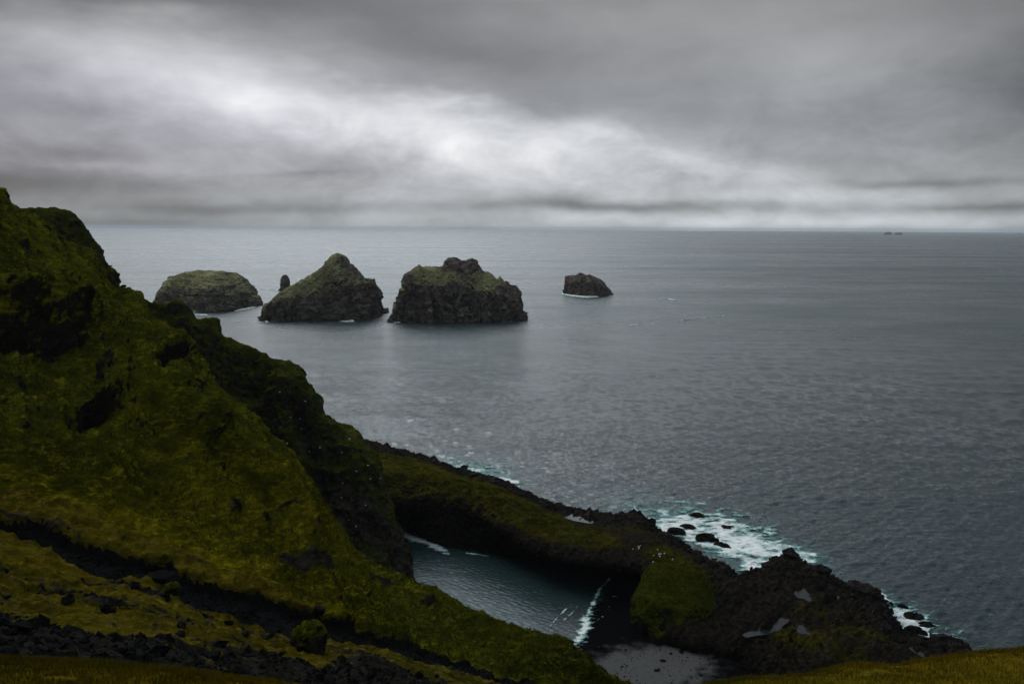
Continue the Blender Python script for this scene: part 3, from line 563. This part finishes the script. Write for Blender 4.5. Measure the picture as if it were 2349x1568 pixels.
# ------------------------------------------------------------------ foam on the water
def foam(name, lines, blobs, box, cell, thr=.52, seed=0, nscale=3.0):
    (x0, x1), (y0, y1) = box; xs = np.arange(x0, x1, cell); ys = np.arange(y0, y1, cell); Xg, Yg = np.meshgrid(xs, ys, indexing='ij')
    Q = np.stack([Xg, Yg, 0 * Xg], -1); px, py = to_px(Q); f = np.zeros_like(px)
    for pts, wd, amp in lines:
        p = np.array(pts, float)
        for k in range(len(p) - 1):
            a, b = p[k], p[k + 1]; ab = b - a; t = np.clip(((px - a[0]) * ab[0] + (py - a[1]) * ab[1]) / (ab @ ab), 0, 1)
            dd = np.hypot(px - a[0] - t * ab[0], (py - a[1] - t * ab[1]) * 1.3); f = np.maximum(f, amp * np.exp(-(dd / wd) ** 2))
    for cx, cy, rx, ry, rot, amp in blobs: f = np.maximum(f, amp * blob(px, py, cx, cy, rx, ry, rot))
    Q2 = np.stack([Xg * .55 + Yg * .3, Yg - .25 * Xg, 0 * Xg + seed], -1)
    n = .75 * fbm(Q2, nscale * 1.7, 5, .56, seed) + .75 * (fbm(Q2, nscale * 1.5, 5, .56, seed + 3, True) - .36)
    val = f * .95 + n * .95 - thr; keep = (val > 0) & (f > .06)
    z = wave_z(Xg, Yg, np.full_like(Xg, .45), calm(Xg, Yg)) + .14 + .12 * np.clip(f, 0, 1) * fbm(Q, 1.2, 2)
    P = np.stack([Xg, Yg, z], -1); o = grid_obj(name, P, MFOAM, {'den': np.clip(val * 2.1, 0, 1)}, keep[:-1, :-1]); return tag(o, kind='stuff')
def zb(*c):                                             # world box of some pixel corners on the sea
    p = at_z(np.array([a[0] for a in c], float), np.array([a[1] for a in c], float), 0.0); return (p[:, 0].min(), p[:, 0].max()), (p[:, 1].min(), p[:, 1].max())
foam('sea_foam', [([(1455, 1165), (1475, 1188), (1500, 1200)], 7, .6), ([(1520, 1205), (1560, 1212), (1620, 1235), (1680, 1268), (1740, 1300)], 30, .8), ([(1640, 1215), (1700, 1235), (1760, 1262), (1860, 1278)], 20, .8), ([(1745, 1312), (1760, 1290)], 12, .9), ([(1660, 1190), (1720, 1212)], 6, .55), ([(1870, 1322), (1895, 1328)], 5, .6), ([(1800, 1296), (1850, 1306)], 5, .5)],
     [(1590, 1208, 120, 40, 14, .80), (1560, 1185, 100, 18, 8, .45), (1705, 1240, 150, 46, 22, .92), (1800, 1278, 70, 15, 8, .85), (1850, 1277, 25, 11, 0, .95)], zb((1440, 1150), (1920, 1150), (1440, 1345), (1920, 1345)), .27, .50, 1, 3.2)
foam('sea_foam', [([(1090, 1094), (1120, 1102), (1150, 1098), (1185, 1105), (1192, 1122)], 7, .85), ([(985, 1060), (1010, 1066)], 4, .6), ([(1290, 1165), (1330, 1180)], 3, .6), ([(1360, 1183), (1440, 1180)], 3.5, .65), ([(900, 1030), (960, 1045)], 3, .5)], [(1090, 1075, 80, 16, 8, .48), (1165, 1105, 30, 10, 0, .6)], zb((860, 1020), (1460, 1020), (860, 1190), (1460, 1190)), .32, .50, 2, 2.6)
foam('sea_foam', [([(1905, 1338), (1960, 1352), (1990, 1352)], 5, .75), ([(2000, 1352), (2020, 1362), (2040, 1380)], 6, .8), ([(2010, 1375), (2040, 1395), (2075, 1420), (2095, 1440)], 13, .72), ([(2085, 1440), (2110, 1450), (2140, 1470), (2165, 1472)], 12, .85), ([(2080, 1415), (2110, 1435)], 6, .7), ([(2130, 1425), (2165, 1440), (2205, 1450)], 7, .5), ([(1880, 1322), (1905, 1332)], 5, .7)],
     [(2095, 1432, 80, 28, 38, 1.0), (2150, 1472, 40, 20, 20, 1.0), (2010, 1368, 24, 10, 40, .7), (1900, 1335, 50, 8, 20, .45), (2195, 1470, 30, 12, 40, .4)], zb((1860, 1310), (2240, 1310), (1860, 1500), (2240, 1500)), .22, .50, 3, 2.2)
foam('shore_break', [([(1397, 1328), (1376, 1350), (1364, 1376)], 4.0, .72), ([(1364, 1376), (1352, 1398), (1344, 1420)], 6, .72), ([(1344, 1420), (1342, 1442), (1322, 1474)], 13, .85), ([(1328, 1386), (1312, 1405), (1292, 1424)], 2.2, .5), ([(1400, 1385), (1392, 1408), (1366, 1424)], 2.2, .5), ([(1405, 1368), (1422, 1372)], 1.6, .5), ([(1300, 1395), (1275, 1420), (1262, 1436)], 2.0, .45)], [], zb((1260, 1310), (1410, 1310), (1260, 1490), (1410, 1490)), .18, .50, 4, 1.6)
foam('sea_foam', [([(915, 1222), (945, 1234), (985, 1247), (1018, 1262)], 9, .9), ([(1000, 1262), (1030, 1272)], 5, .6), ([(1070, 1268), (1120, 1276)], 2.5, .6), ([(950, 1222), (975, 1220)], 4, .6)], [], zb((900, 1200), (1150, 1200), (900, 1290), (1150, 1290)), .22, .50, 5, 2.0)
# thin surf lines round the far stacks and a few whitecaps
foam('sea_foam', [([(540, 712), (575, 706), (592, 700)], 2.6, 1), ([(335, 690), (350, 696)], 3, .8), ([(448, 715), (470, 714)], 2.2, .8), ([(440, 722), (475, 722)], 2, .7), ([(720, 732), (770, 729), (830, 731)], 2.6, .95), ([(835, 730), (862, 725)], 2.5, .9), ([(780, 737), (810, 736)], 1.8, .7), ([(865, 718), (885, 716)], 2, .8), ([(596, 732), (612, 737)], 2.4, .85), ([(598, 664), (652, 666)], 1.6, .75), ([(590, 690), (600, 695)], 1.6, .7),
                  ([(893, 737), (915, 738)], 2, .8), ([(1150, 737), (1172, 737)], 1.8, .8), ([(1284, 645), (1297, 645)], 1.6, .8), ([(1290, 673), (1310, 678), (1350, 681), (1370, 680)], 2.2, .95), ([(1392, 677), (1412, 678)], 1.5, .7), ([(1445, 745), (1500, 742)], 1.2, .55), ([(1560, 735), (1660, 725)], 1.0, .4), ([(1510, 682), (1560, 690)], 1.4, .5), ([(1290, 778), (1320, 776)], 1.2, .5)],
     [], zb((300, 655), (1700, 655), (300, 790), (1700, 790)), 1.1, .36, 6, 9.0)

# ------------------------------------------------------------------ sea stacks
def stack(name, outline, wall, base, deep, nu, nv, amp, mat, conv, strata=0.0, seed=0.0, rock_bias=.1, wallfrac=.22, green=(), guano=(), grassy=True):
    o = np.array([conv(*p) for p in outline]); wl = np.array([conv(*p) for p in wall]) if wall else None; bs = np.array([conv(*p) for p in base])
    t = arclen(o); u = np.linspace(0, 1, nu); ox, oy = np.interp(u, t, o[:, 0]), np.interp(u, t, o[:, 1])
    bx = np.clip(ox, bs[:, 0].min(), bs[:, 0].max()); by = np.interp(bx, bs[:, 0], bs[:, 1])
    f0 = at_z(bx, by, 0.0); f0[:, 2] = -4
    xc = (bs[0, 0] + bs[-1, 0]) / 2; hw = (bs[-1, 0] - bs[0, 0]) / 2; ww = np.sqrt(np.clip(1 - ((ox - xc) / hw) ** 2, 0, 1)); dep = deep * (.16 + .84 * ww)
    Yc = f0[:, 1] + dep * .5; cr = at_y(ox, oy, Yc); hgt = np.maximum(cr[:, 2], 0)
    if wl is not None: wy = np.interp(ox, wl[:, 0], wl[:, 1]); wz = np.clip((by - wy) / np.maximum(by - oy, 1), .12, .93)
    else: wz = np.full(nu, .6)
    wp = f0 * (1 - wallfrac) + cr * wallfrac; wp[:, 2] = hgt * wz; fx = f0 * .94 + cr * .06; fx[:, 2] = hgt * wz * .45
    bk = cr.copy(); bk[:, 1] += dep * .28; bk[:, 2] = hgt * .75; bb = cr.copy(); bb[:, 1] += dep * .5; bb[:, 2] = -4
    P = loft([f0, fx, wp, cr, bk, bb], nu, nv, [0, .25, .48, .74, .86, 1])
    N = normals(P); N *= np.sign(-N[..., 1:2] * 1 + N[..., 2:3] * 1.3 + 1e-9)
    vq = np.linspace(0, 1, nv)[None, :]; cz = 1 - .72 * np.exp(-((vq - .74) / .05) ** 2)
    steep = 1 - sstep(.46, .56, vq)
    rf = fbm(P, 30, 7, .6, seed, True); vert = fbm(P * [1, 1, .32], 17, 5, .55, seed + 4, True)
    d = amp * ((rf - .3) * (.5 + 1.1 * steep) + (vert - .3) * 1.2 * steep + .35 * fbm(P, 40, 2, .5, seed + 2)) + .5 * amp * (fbm(P, 7, 4, .6, seed + 3, True) - .3) * (.4 + .6 * steep)
    gl = fbm(P * [1, 1, .16], 30, 5, .55, seed + 11, True); d -= amp * 1.5 * sstep(.42, .85, gl) * (.25 + .75 * steep)
    bt = fbm(P * [1, 1, .6], 62, 4, .55, seed + 13); d += amp * 1.0 * bt
    if strata: d += strata * 1.6 * (fbm(np.stack([P[..., 0] * .07, P[..., 1] * .07, P[..., 2] + P[..., 0] * .08 + 5 * fbm(P, 50, 3, .5, seed)], -1), 7.5, 4, .6, seed, True) - .3)
    d = d * cz + .36 * amp * (fbm(P, 11, 5, .62, seed + 21, True) - .35) * 1.7 * (.35 + .75 * sstep(-.3, .4, fbm(P, 45, 2, .5, seed + 31)) + .5 * steep)
    P = P + N * d[..., None]
    px, py = to_px(P); rk = rock_bias + .55 * steep + .5 * fbm(P, 22, 4, .55, seed + 7) + (1.6 * fbm(np.stack([P[..., 0] * .08, P[..., 1] * .08, P[..., 2] + P[..., 0] * .08 + 5 * fbm(P, 50, 3, .5, seed)], -1), 7.5, 3, .6, seed) if strata else 0) + .35 * sstep(.1, .6, rf)
    for g in green: rk = rk + g[-1] * blob(px, py, *conv(g[0], g[1]), g[2], g[3], 0)
    gu = np.zeros_like(rk)
    for g in guano: gu = np.maximum(gu, blob(px, py, *conv(g[0], g[1]), g[2], g[3], 0))
    ats = {'rock': np.clip(rk, 0, 1.3), 'gold': .1 + 0 * rk, 'guano': gu}
    if not grassy: return grid_obj(name, P, mat, ats, flip=True)
    # the turf on the upper slopes is a part of its own, its edge following the rock line
    k = rk - .55 * steep * .4 + .35 * sstep(.40, .55, 1 - vq) + .12 * fbm(P, 12, 3); top_ = (k < .48)[:-1, :-1] & (vq > .40)[:, :-1]
    o_ = grid_obj(name, P, mat, ats, ~top_, flip=True); grid_obj('grass_slope', P, mat, ats, top_, flip=True, parent=o_); return o_
K = 1.0643
c2 = lambda x, y: ((350 + x / 3.614) / K, (590 + y / 3.614) / K)
c3 = lambda x, y: ((900 + x / 3.356) / K, (590 + y / 3.356) / K)
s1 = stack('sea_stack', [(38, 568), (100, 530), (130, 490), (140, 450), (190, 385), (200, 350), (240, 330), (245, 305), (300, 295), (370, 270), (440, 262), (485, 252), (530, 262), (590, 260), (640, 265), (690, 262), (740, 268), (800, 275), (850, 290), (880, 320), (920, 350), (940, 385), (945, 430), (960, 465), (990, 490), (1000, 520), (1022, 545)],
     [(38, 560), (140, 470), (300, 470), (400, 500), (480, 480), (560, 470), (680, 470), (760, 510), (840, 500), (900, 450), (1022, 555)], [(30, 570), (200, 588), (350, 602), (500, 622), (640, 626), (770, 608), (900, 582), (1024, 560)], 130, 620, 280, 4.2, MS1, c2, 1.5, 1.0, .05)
tag(s1, 'low broad domed islet with pale strata, leftmost of the sea stacks', 'sea stack')
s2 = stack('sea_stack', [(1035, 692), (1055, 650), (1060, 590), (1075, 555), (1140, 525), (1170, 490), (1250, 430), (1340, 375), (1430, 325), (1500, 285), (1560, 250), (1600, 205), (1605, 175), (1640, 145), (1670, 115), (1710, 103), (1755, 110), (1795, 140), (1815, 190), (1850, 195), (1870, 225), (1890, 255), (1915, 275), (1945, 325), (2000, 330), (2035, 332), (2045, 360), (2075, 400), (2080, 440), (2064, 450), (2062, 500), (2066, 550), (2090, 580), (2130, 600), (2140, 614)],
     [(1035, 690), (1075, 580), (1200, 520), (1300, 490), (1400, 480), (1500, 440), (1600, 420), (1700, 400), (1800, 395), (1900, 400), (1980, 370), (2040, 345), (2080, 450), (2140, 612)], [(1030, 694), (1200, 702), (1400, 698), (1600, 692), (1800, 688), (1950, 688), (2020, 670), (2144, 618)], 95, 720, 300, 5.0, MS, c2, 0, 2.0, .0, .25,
     green=[(1400, 420, 75, 24, -.6), (1600, 350, 50, 26, -.5), (1870, 370, 20, 8, -.4), (1990, 450, 32, 40, .8), (1850, 260, 20, 20, .5), (1760, 160, 10, 8, .6)])
tag(s2, 'sea stack with one long grassy slope rising to a pointed summit knob', 'sea stack')
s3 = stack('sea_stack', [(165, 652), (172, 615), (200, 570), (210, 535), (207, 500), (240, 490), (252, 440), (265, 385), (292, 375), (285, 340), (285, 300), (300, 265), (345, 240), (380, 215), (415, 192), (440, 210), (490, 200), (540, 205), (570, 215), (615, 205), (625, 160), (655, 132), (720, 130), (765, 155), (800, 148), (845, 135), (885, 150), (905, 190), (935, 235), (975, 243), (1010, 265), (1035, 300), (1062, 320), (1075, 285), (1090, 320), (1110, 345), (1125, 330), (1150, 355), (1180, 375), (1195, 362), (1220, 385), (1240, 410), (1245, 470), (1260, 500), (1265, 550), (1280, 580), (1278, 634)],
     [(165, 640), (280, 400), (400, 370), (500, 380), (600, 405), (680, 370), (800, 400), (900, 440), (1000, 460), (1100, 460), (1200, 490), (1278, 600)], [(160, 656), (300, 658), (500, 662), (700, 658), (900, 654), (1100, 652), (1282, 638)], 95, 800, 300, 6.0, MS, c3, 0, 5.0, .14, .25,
     green=[(480, 300, 42, 18, -.65), (900, 350, 50, 20, -.3), (700, 190, 30, 18, 1.0), (850, 190, 24, 18, .9), (330, 300, 14, 26, .7), (1180, 450, 26, 30, .7), (690, 370, 20, 10, .7)], guano=[(500, 560, 12, 5), (760, 552, 18, 4), (1000, 590, 16, 7), (655, 255, 4, 2)])
tag(s3, 'largest dark craggy sea stack with a jagged double summit', 'sea stack')
s4 = stack('sea_stack', [(1607, 422), (1610, 370), (1610, 330), (1615, 285), (1650, 275), (1690, 275), (1735, 253), (1780, 275), (1810, 268), (1850, 285), (1890, 305), (1930, 335), (1955, 370), (1980, 385), (1990, 410), (2008, 434)],
     None, [(1603, 425), (1700, 440), (1800, 446), (1900, 446), (2012, 437)], 55, 380, 190, 3.6, MS, c3, 0, 9.0, .75, .2, grassy=False)
tag(s4, 'small low bare rock islet ringed by surf, right of the craggy stack', 'sea stack')
s5 = stack('sea_pinnacle', [(1198, 432), (1212, 400), (1213, 330), (1225, 300), (1250, 290), (1268, 295), (1285, 325), (1295, 355), (1285, 380), (1292, 428)], None, [(1196, 433), (1245, 436), (1294, 431)], 22, 140, 110, 1.6, MS, c2, 0, 12.0, .9, .2, grassy=False)
tag(s5, 'thin upright rock pinnacle beyond the gap between the two left stacks', 'rock pinnacle')
# islets on the horizon
def far_islet(px0, px1, hpx, seed, label, prof):
    n = 40; u = np.linspace(0, 1, n); X0 = at_z(np.array([px0, px1], float), np.array([538.2, 538.4]), 0.0); Hh = hpx / F * X0[0, 1]
    h = np.interp(u, np.linspace(0, 1, len(prof)), prof) * Hh * (1 + .08 * fbm(np.stack([u * 9, 0 * u, 0 * u + seed], 1), 1.0, 2)); ph = np.linspace(0, math.pi, 17)
    c = X0[0][None] * (1 - u[:, None]) + X0[1][None] * u[:, None]; dp = np.linalg.norm(X0[1] - X0[0]) * .35
    P = np.stack([c[:, None, 0] + 0 * ph[None], c[:, None, 1] - dp * np.cos(ph)[None] * np.sqrt(np.clip(np.sin(math.pi * u), .05, 1))[:, None], h[:, None] * np.sin(ph)[None] ** .35 - 1], -1)
    return tag(grid_obj('distant_islet', P, MFAR, {}, flip=True), label, 'islet')
far_islet(2028, 2044.5, 6.2, 1, 'flat-topped distant islet on the horizon at the far right', [.3, .75, .9, 1, 1, .95, .95])
far_islet(2054.5, 2059.5, 4.5, 2, 'tiny distant islet between the flat-topped one and a peaked one', [.4, .9, 1, .5])
far_islet(2061.5, 2068, 5.0, 3, 'rightmost peaked tiny islet on the horizon', [.2, .6, 1, .8, .2])

# ------------------------------------------------------------------ boulders and sea rocks
def rock_mesh(name, loc, size, seed, mat, nu=64, nv=40, rough=.7, lo=-.5, tilt=0):
    th = np.linspace(0, 2 * math.pi, nu, endpoint=False)[:, None]; ph = np.linspace(-math.pi / 2, math.pi / 2, nv)[None, :]
    D = np.stack([np.cos(ph) * np.cos(th), np.cos(ph) * np.sin(th), np.sin(ph) + 0 * th], -1)
    r = 1 + rough * (fbm(D, .9, 2, .5, seed) + .7 * (fbm(D, .6, 5, .6, seed + 5, True) - .3)); cut = np.clip(r, .4, 1.3)
    Q = D * cut[..., None] * np.array(size); Q[:, 0] = Q[:, 0].mean(0); Q[:, -1] = Q[:, -1].mean(0)
    me = raw_mesh(name, Q, grid_faces(nu, nv, True), mat, True, {'rock': np.ones(nu * nv) * .9})
    o = bpy.data.objects.new(name, me); o.location = loc; o.rotation_euler = (0, tilt, seed); return o
from mathutils.bvhtree import BVHTree
bpy.context.view_layer.update()
def bvh(*obs):
    V = []; Fs = []; b0 = 0
    for o in obs:
        me = o.data; v = np.empty(len(me.vertices) * 3, np.float32); me.vertices.foreach_get('co', v); V += v.reshape(-1, 3).tolist()
        l = np.empty(len(me.loops), np.int32); me.loops.foreach_get('vertex_index', l); Fs += (l.reshape(-1, 4) + b0).tolist(); b0 += len(me.vertices)
    return BVHTree.FromPolygons(V, Fs)
BV = bvh(hill, near, scr)
def hit(px, py, tree=None):
    d = ray(np.array(float(px)), np.array(float(py))); r = (tree or BV).ray_cast(Vector((0, 0, CAM_H)), Vector(d).normalized(), 2000); return r[0]
BOULD = [(370, 1297, 24, 22, 'black angular boulder at the upper edge of the scree band', True), (155, 1374, 12, 11, 'small dark boulder in the scrub at the left below the scree', False), (245, 1394, 17, 15, 'grey-black rounded rock in the scrub left of the mossy boulder', False),
         (388, 1352, 20, 13, 'mossy low boulder just below the black boulder', True), (730, 1399, 13, 9, 'little dark boulder on the grass edge above the mossy boulder', False), (415, 1432, 9, 8, 'small brown rock beside a pale stone in the scrub', False), (562, 1452, 8, 6, 'small lone rock in the scrub, below the middle of the scree band', False)]
def boulder(px_, py_, rx, ry, label, moss, seed, big=False):
    p = hit(px_, py_ + ry * .7)
    if p is None: print('boulder missed', px_, py_); return
    s = p.y / F / .98; root = rock_mesh('boulder', (p.x, p.y + rx * s * .3, p.z + ry * s * .45), (rx * s, rx * s * .9, ry * s * 1.15), seed, MROCK); link(root); tag(root, label, 'boulder')
    if moss:
        nu, nv = 72, 30; th = np.linspace(0, 2 * math.pi, nu, endpoint=False)[:, None]; ph = np.linspace(.38 if big else .5, math.pi / 2, nv)[None, :]
        ph2 = ph + .22 * np.sin(3 * th + seed) * (1 - (ph - .1) / 1.5); ph2 = np.minimum(ph2, math.pi / 2)
        D = np.stack([np.cos(ph2) * np.cos(th), np.cos(ph2) * np.sin(th), np.sin(ph2) + 0 * th], -1)
        r = 1.05 + .7 * (fbm(D, .9, 2, .5, seed) + .7 * (fbm(D, .6, 5, .6, seed + 5, True) - .3)); r = np.clip(r, .45, 1.35) + .05 * fbm(D, .14, 3, .6, 2)
        Q = D * r[..., None] * np.array((rx * s, rx * s * .9, ry * s * 1.15)); Q[:, -1] = Q[:, -1].mean(0)
        me = raw_mesh('moss_cap', Q, grid_faces(nu, nv, True), MMOSS, True, {'rock': np.zeros(nu * nv), 'gold': np.full(nu * nv, .4)})
        m = bpy.data.objects.new('moss_cap', me); link(m, root)
    return root
boulder(706, 1465, 37, 36, 'largest boulder, black with a rounded green moss cap, standing in the dark scree', True, 1.3, True)
for k, a in enumerate(BOULD): boulder(*a, 2.1 + k * 1.7)
c6 = lambda x, y: ((1350 + x / 3.207) / K, (1180 + y / 3.207) / K)
c7 = lambda x, y: ((1900 + x / 3.915) / K, (1300 + y / 3.915) / K)
SEAR = [(c6(1130, 250), 15, 7, 'isolated black sea rock farthest out in the white surf'), (c6(1060, 340), 14, 6, 'flat black rock awash inside the broad surf, nearest the outer rock'), (c6(1380, 345), 14, 4, 'low awash rock at the outer edge of the broad surf'), (c6(970, 375), 17, 10, 'knobbly black rock at the left end of the broad surf'),
        (c6(1210, 425), 20, 11, 'long black rock between surf and headland, second from the left'), (c6(1330, 485), 16, 6, 'thin black reef rock against the inner side of the surf'), (c6(1770, 660), 24, 14, 'big brown-black shore rock right of the broad surf'),
        (c7(860, 585), 13, 9, 'pointed rock at the corner of the shore above the small surf'), (c7(980, 705), 9, 10, 'upright rock among the small surf below the pointed rock'), (c7(1045, 665), 5, 4, 'tiny left rock of a pair in the small surf'), (c7(1088, 687), 4, 5, 'tiny right rock of a pair in the small surf'), (c7(1203, 712), 10, 6, 'small oval black rock at the seaward edge of the small surf'),
        (c7(1310, 800), 17, 11, 'elongated black rock with surf on both sides'), (c7(1440, 885), 15, 6, 'flat rock under a small teal wave'), (c7(1330, 945), 20, 12, 'broad black rock ringed by lacy foam near the headland tip'), (c7(1650, 1040), 26, 16, 'largest black rock at the very tip of the headland')]
for k, ((a, b_), rx, ry, lab) in enumerate(SEAR):
    p = at_z(np.array(a), np.array(b_ + ry * .55), 0.0); s = p[1] / F
    o = rock_mesh('sea_rock', (p[0], p[1] + 1.0, .1), (rx * s * 1.1, rx * s * .62, ry * s * 1.1), 20 + k * 2.3, MROCK, 110, 70, .95); o.rotation_euler = (0, 0, math.radians(-28 + 14 * math.sin(k * 2.1))); link(o); tag(o, lab, 'sea rock', 'black rocks off the headland shore')
# rubble along the shore (uncountable)
def rubble(name, P, mask, n, size, mat, seed):
    r = np.random.default_rng(seed); b = pick(P, mask, n, seed)
    ico = np.array([(0, 0, 1), (.89, 0, .45), (.28, .85, .45), (-.72, .53, .45), (-.72, -.53, .45), (.28, -.85, .45), (.72, .53, -.45), (-.28, .85, -.45), (-.89, 0, -.45), (-.28, -.85, -.45), (.72, -.53, -.45), (0, 0, -1)])
    fc = np.array([(0, 1, 2), (0, 2, 3), (0, 3, 4), (0, 4, 5), (0, 5, 1), (1, 6, 2), (2, 7, 3), (3, 8, 4), (4, 9, 5), (5, 10, 1), (2, 6, 7), (3, 7, 8), (4, 8, 9), (5, 9, 10), (1, 10, 6), (11, 7, 6), (11, 8, 7), (11, 9, 8), (11, 10, 9), (11, 6, 10)])
    sz = size * np.exp(r.normal(0, .7, n)); V = ico[None] * (1 + .35 * r.normal(size=(n, 12, 1))) * sz[:, None, None] * r.uniform(.6, 1.3, (n, 1, 3)); a = r.uniform(0, 6.28, n)
    c, s = np.cos(a)[:, None], np.sin(a)[:, None]; V = np.stack([V[..., 0] * c - V[..., 1] * s, V[..., 0] * s + V[..., 1] * c, V[..., 2] * .8], -1) + b[:, None]
    return tag(link(bpy.data.objects.new(name, raw_mesh(name, V.reshape(-1, 3), (fc[None] + np.arange(n)[:, None, None] * 12).reshape(-1, 3), mat, False))), kind='stuff')
P = HEAD_P; px, py = to_px(P)
rubble('shore_rubble', P, (vh * np.ones_like(px) < .2) & (vh * np.ones_like(px) > .03) & (px > 880), 7000, .34, MROCK, 11)
px, py = to_px(BEACH_P); rubble('beach_stones', BEACH_P, (px > 1375) & (px < 1660) & (py > 1478), 1500, .09, MROCK, 21)
P = BAND_P; px, py = to_px(P)
rubble('scree_stones', P, (band > .5) & (px > -30) & (px < 1300), 6000, .11, MSC, 12)
rubble('scrub_stones', P, (hill_w < .3) & (near_rock > .5) & (px > -30) & (px < 1100) & (py < 1600) & (py > 1200), 5000, .11, MSC, 13)

# ------------------------------------------------------------------ seabirds
def bird_part(name, segs, mat, parent):
    V = []; Fs = []
    for (p0, r0), (p1, r1) in segs:
        p0, p1 = np.array(p0, float), np.array(p1, float); d = p1 - p0; d /= np.linalg.norm(d); a = np.cross(d, [0, 0, 1.0]); a = a / (np.linalg.norm(a) + 1e-9) if np.linalg.norm(a) > .01 else np.array([1., 0, 0]); c = np.cross(d, a)
        k = len(V)
        for p, r in ((p0, r0), (p1, r1)):
            for q in range(6): V.append(p + r * (a * math.cos(q * math.pi / 3) + c * math.sin(q * math.pi / 3)))
        for q in range(6): Fs.append((k + q, k + (q + 1) % 6, k + 6 + (q + 1) % 6, k + 6 + q))
    return link(bpy.data.objects.new(name, raw_mesh(name, V, Fs, mat)), parent)
def flying_bird(px, py, y, span, label):
    p = at_y(np.array(float(px)), np.array(float(py)), y); s = span / 2
    e = bird_part('seabird', [(((0, -.3 * s, 0), .02 * s), ((0, -.1 * s, .02 * s), .11 * s)), (((0, -.1 * s, .02 * s), .11 * s), ((0, .25 * s, 0), .09 * s)), (((0, .25 * s, 0), .09 * s), ((0, .42 * s, .02 * s), .04 * s))], MGULL, None)
    e.location = p; e.rotation_euler = (0, .12, .6); tag(e, label, 'bird')
    for sg in (-1, 1):
        V = [(0, -.12 * s, 0), (0, .14 * s, 0), (sg * .5 * s, .12 * s, .2 * s), (sg * .5 * s, -.05 * s, .2 * s), (sg * s, -.12 * s, .08 * s), (sg * s, -.16 * s, .08 * s)]
        V = [np.array(q) + [0, 0, dz] for dz in (0, .03 * s) for q in V]
        Fw = [(0, 1, 2, 3), (3, 2, 4, 5), (6, 7, 8, 9), (9, 8, 10, 11), (0, 3, 9, 6), (3, 5, 11, 9), (1, 2, 8, 7), (2, 4, 10, 8), (4, 5, 11, 10)]
        link(bpy.data.objects.new('wing', raw_mesh('wing', V, Fw, MGULL)), e)
flying_bird(415, 401, 150, .8, 'lone dark seabird flying in the grey sky at the left')
proto = None
def white_birds(tree, spots, seed, label, group):
    global proto; r = random.Random(seed)
    for cx, cy, sx_, sy_, n in spots:
        for k in range(n):
            qx, qy = cx + r.gauss(0, sx_), cy + r.gauss(0, sy_); p = hit(qx, qy, tree); p2 = hit(qx, qy)
            if p is None or (p2 is not None and p2.length < p.length): continue
            if proto is None:
                o = proto = bird_part('seabird', [(((0, -.28, -.02), .04), ((0, -.1, 0), .15)), (((0, -.1, 0), .15), ((0, .15, .04), .13)), (((0, .15, .04), .13), ((0, .28, .16), .08)), (((0, .28, .16), .09), ((0, .36, .16), .05))], MBIRD, None)
            else: o = proto.copy(); S.collection.objects.link(o)
            o.location = p + Vector((0, -.1, .15)); o.rotation_euler = (0, 0, r.uniform(0, 6.28)); tag(o, label, 'bird', group)
BVC = bvh(sea_cliff); BVH_ = bvh(headland)
white_birds(BVC, [(740, 1030, 40, 40, 7), (640, 920, 30, 35, 5), (830, 1130, 30, 60, 8), (800, 1250, 40, 30, 3)], 5, 'tiny white seabird resting on the dark cliff behind the grassy slope', 'white seabirds resting on the sea cliff')
white_birds(BVH_, [(1465, 1258, 8, 4, 5), (1520, 1275, 15, 8, 9)], 6, 'tiny white seabird resting on top of the headland near the cave', 'white seabirds resting on the headland')
# ------------------------------------------------------------------ sea air
def haze():
    R, zt, zb_ = 62000.0, 172.0, -12.0
    V = [(x, y, z) for z in (zb_, zt) for x, y in ((-R, -2000), (R, -2000), (R, R), (-R, R))]
    o = link(bpy.data.objects.new('haze', raw_mesh('haze', V, [(0, 3, 2, 1), (4, 5, 6, 7), (0, 1, 5, 4), (1, 2, 6, 5), (2, 3, 7, 6), (3, 0, 4, 7)], None, False)))
    m = bpy.data.materials.new('sea_air'); m.use_nodes = True; t = m.node_tree; t.nodes.clear(); v = t.nodes.new('ShaderNodeVolumePrincipled'); out = t.nodes.new('ShaderNodeOutputMaterial')
    v.inputs['Color'].default_value = (.80, .90, 1.0, 1); v.inputs['Density'].default_value = HAZE; t.links.new(v.outputs[0], out.inputs['Volume']); o.data.materials.append(m); tag(o, kind='stuff')
HAZE = 1.8e-5
haze()
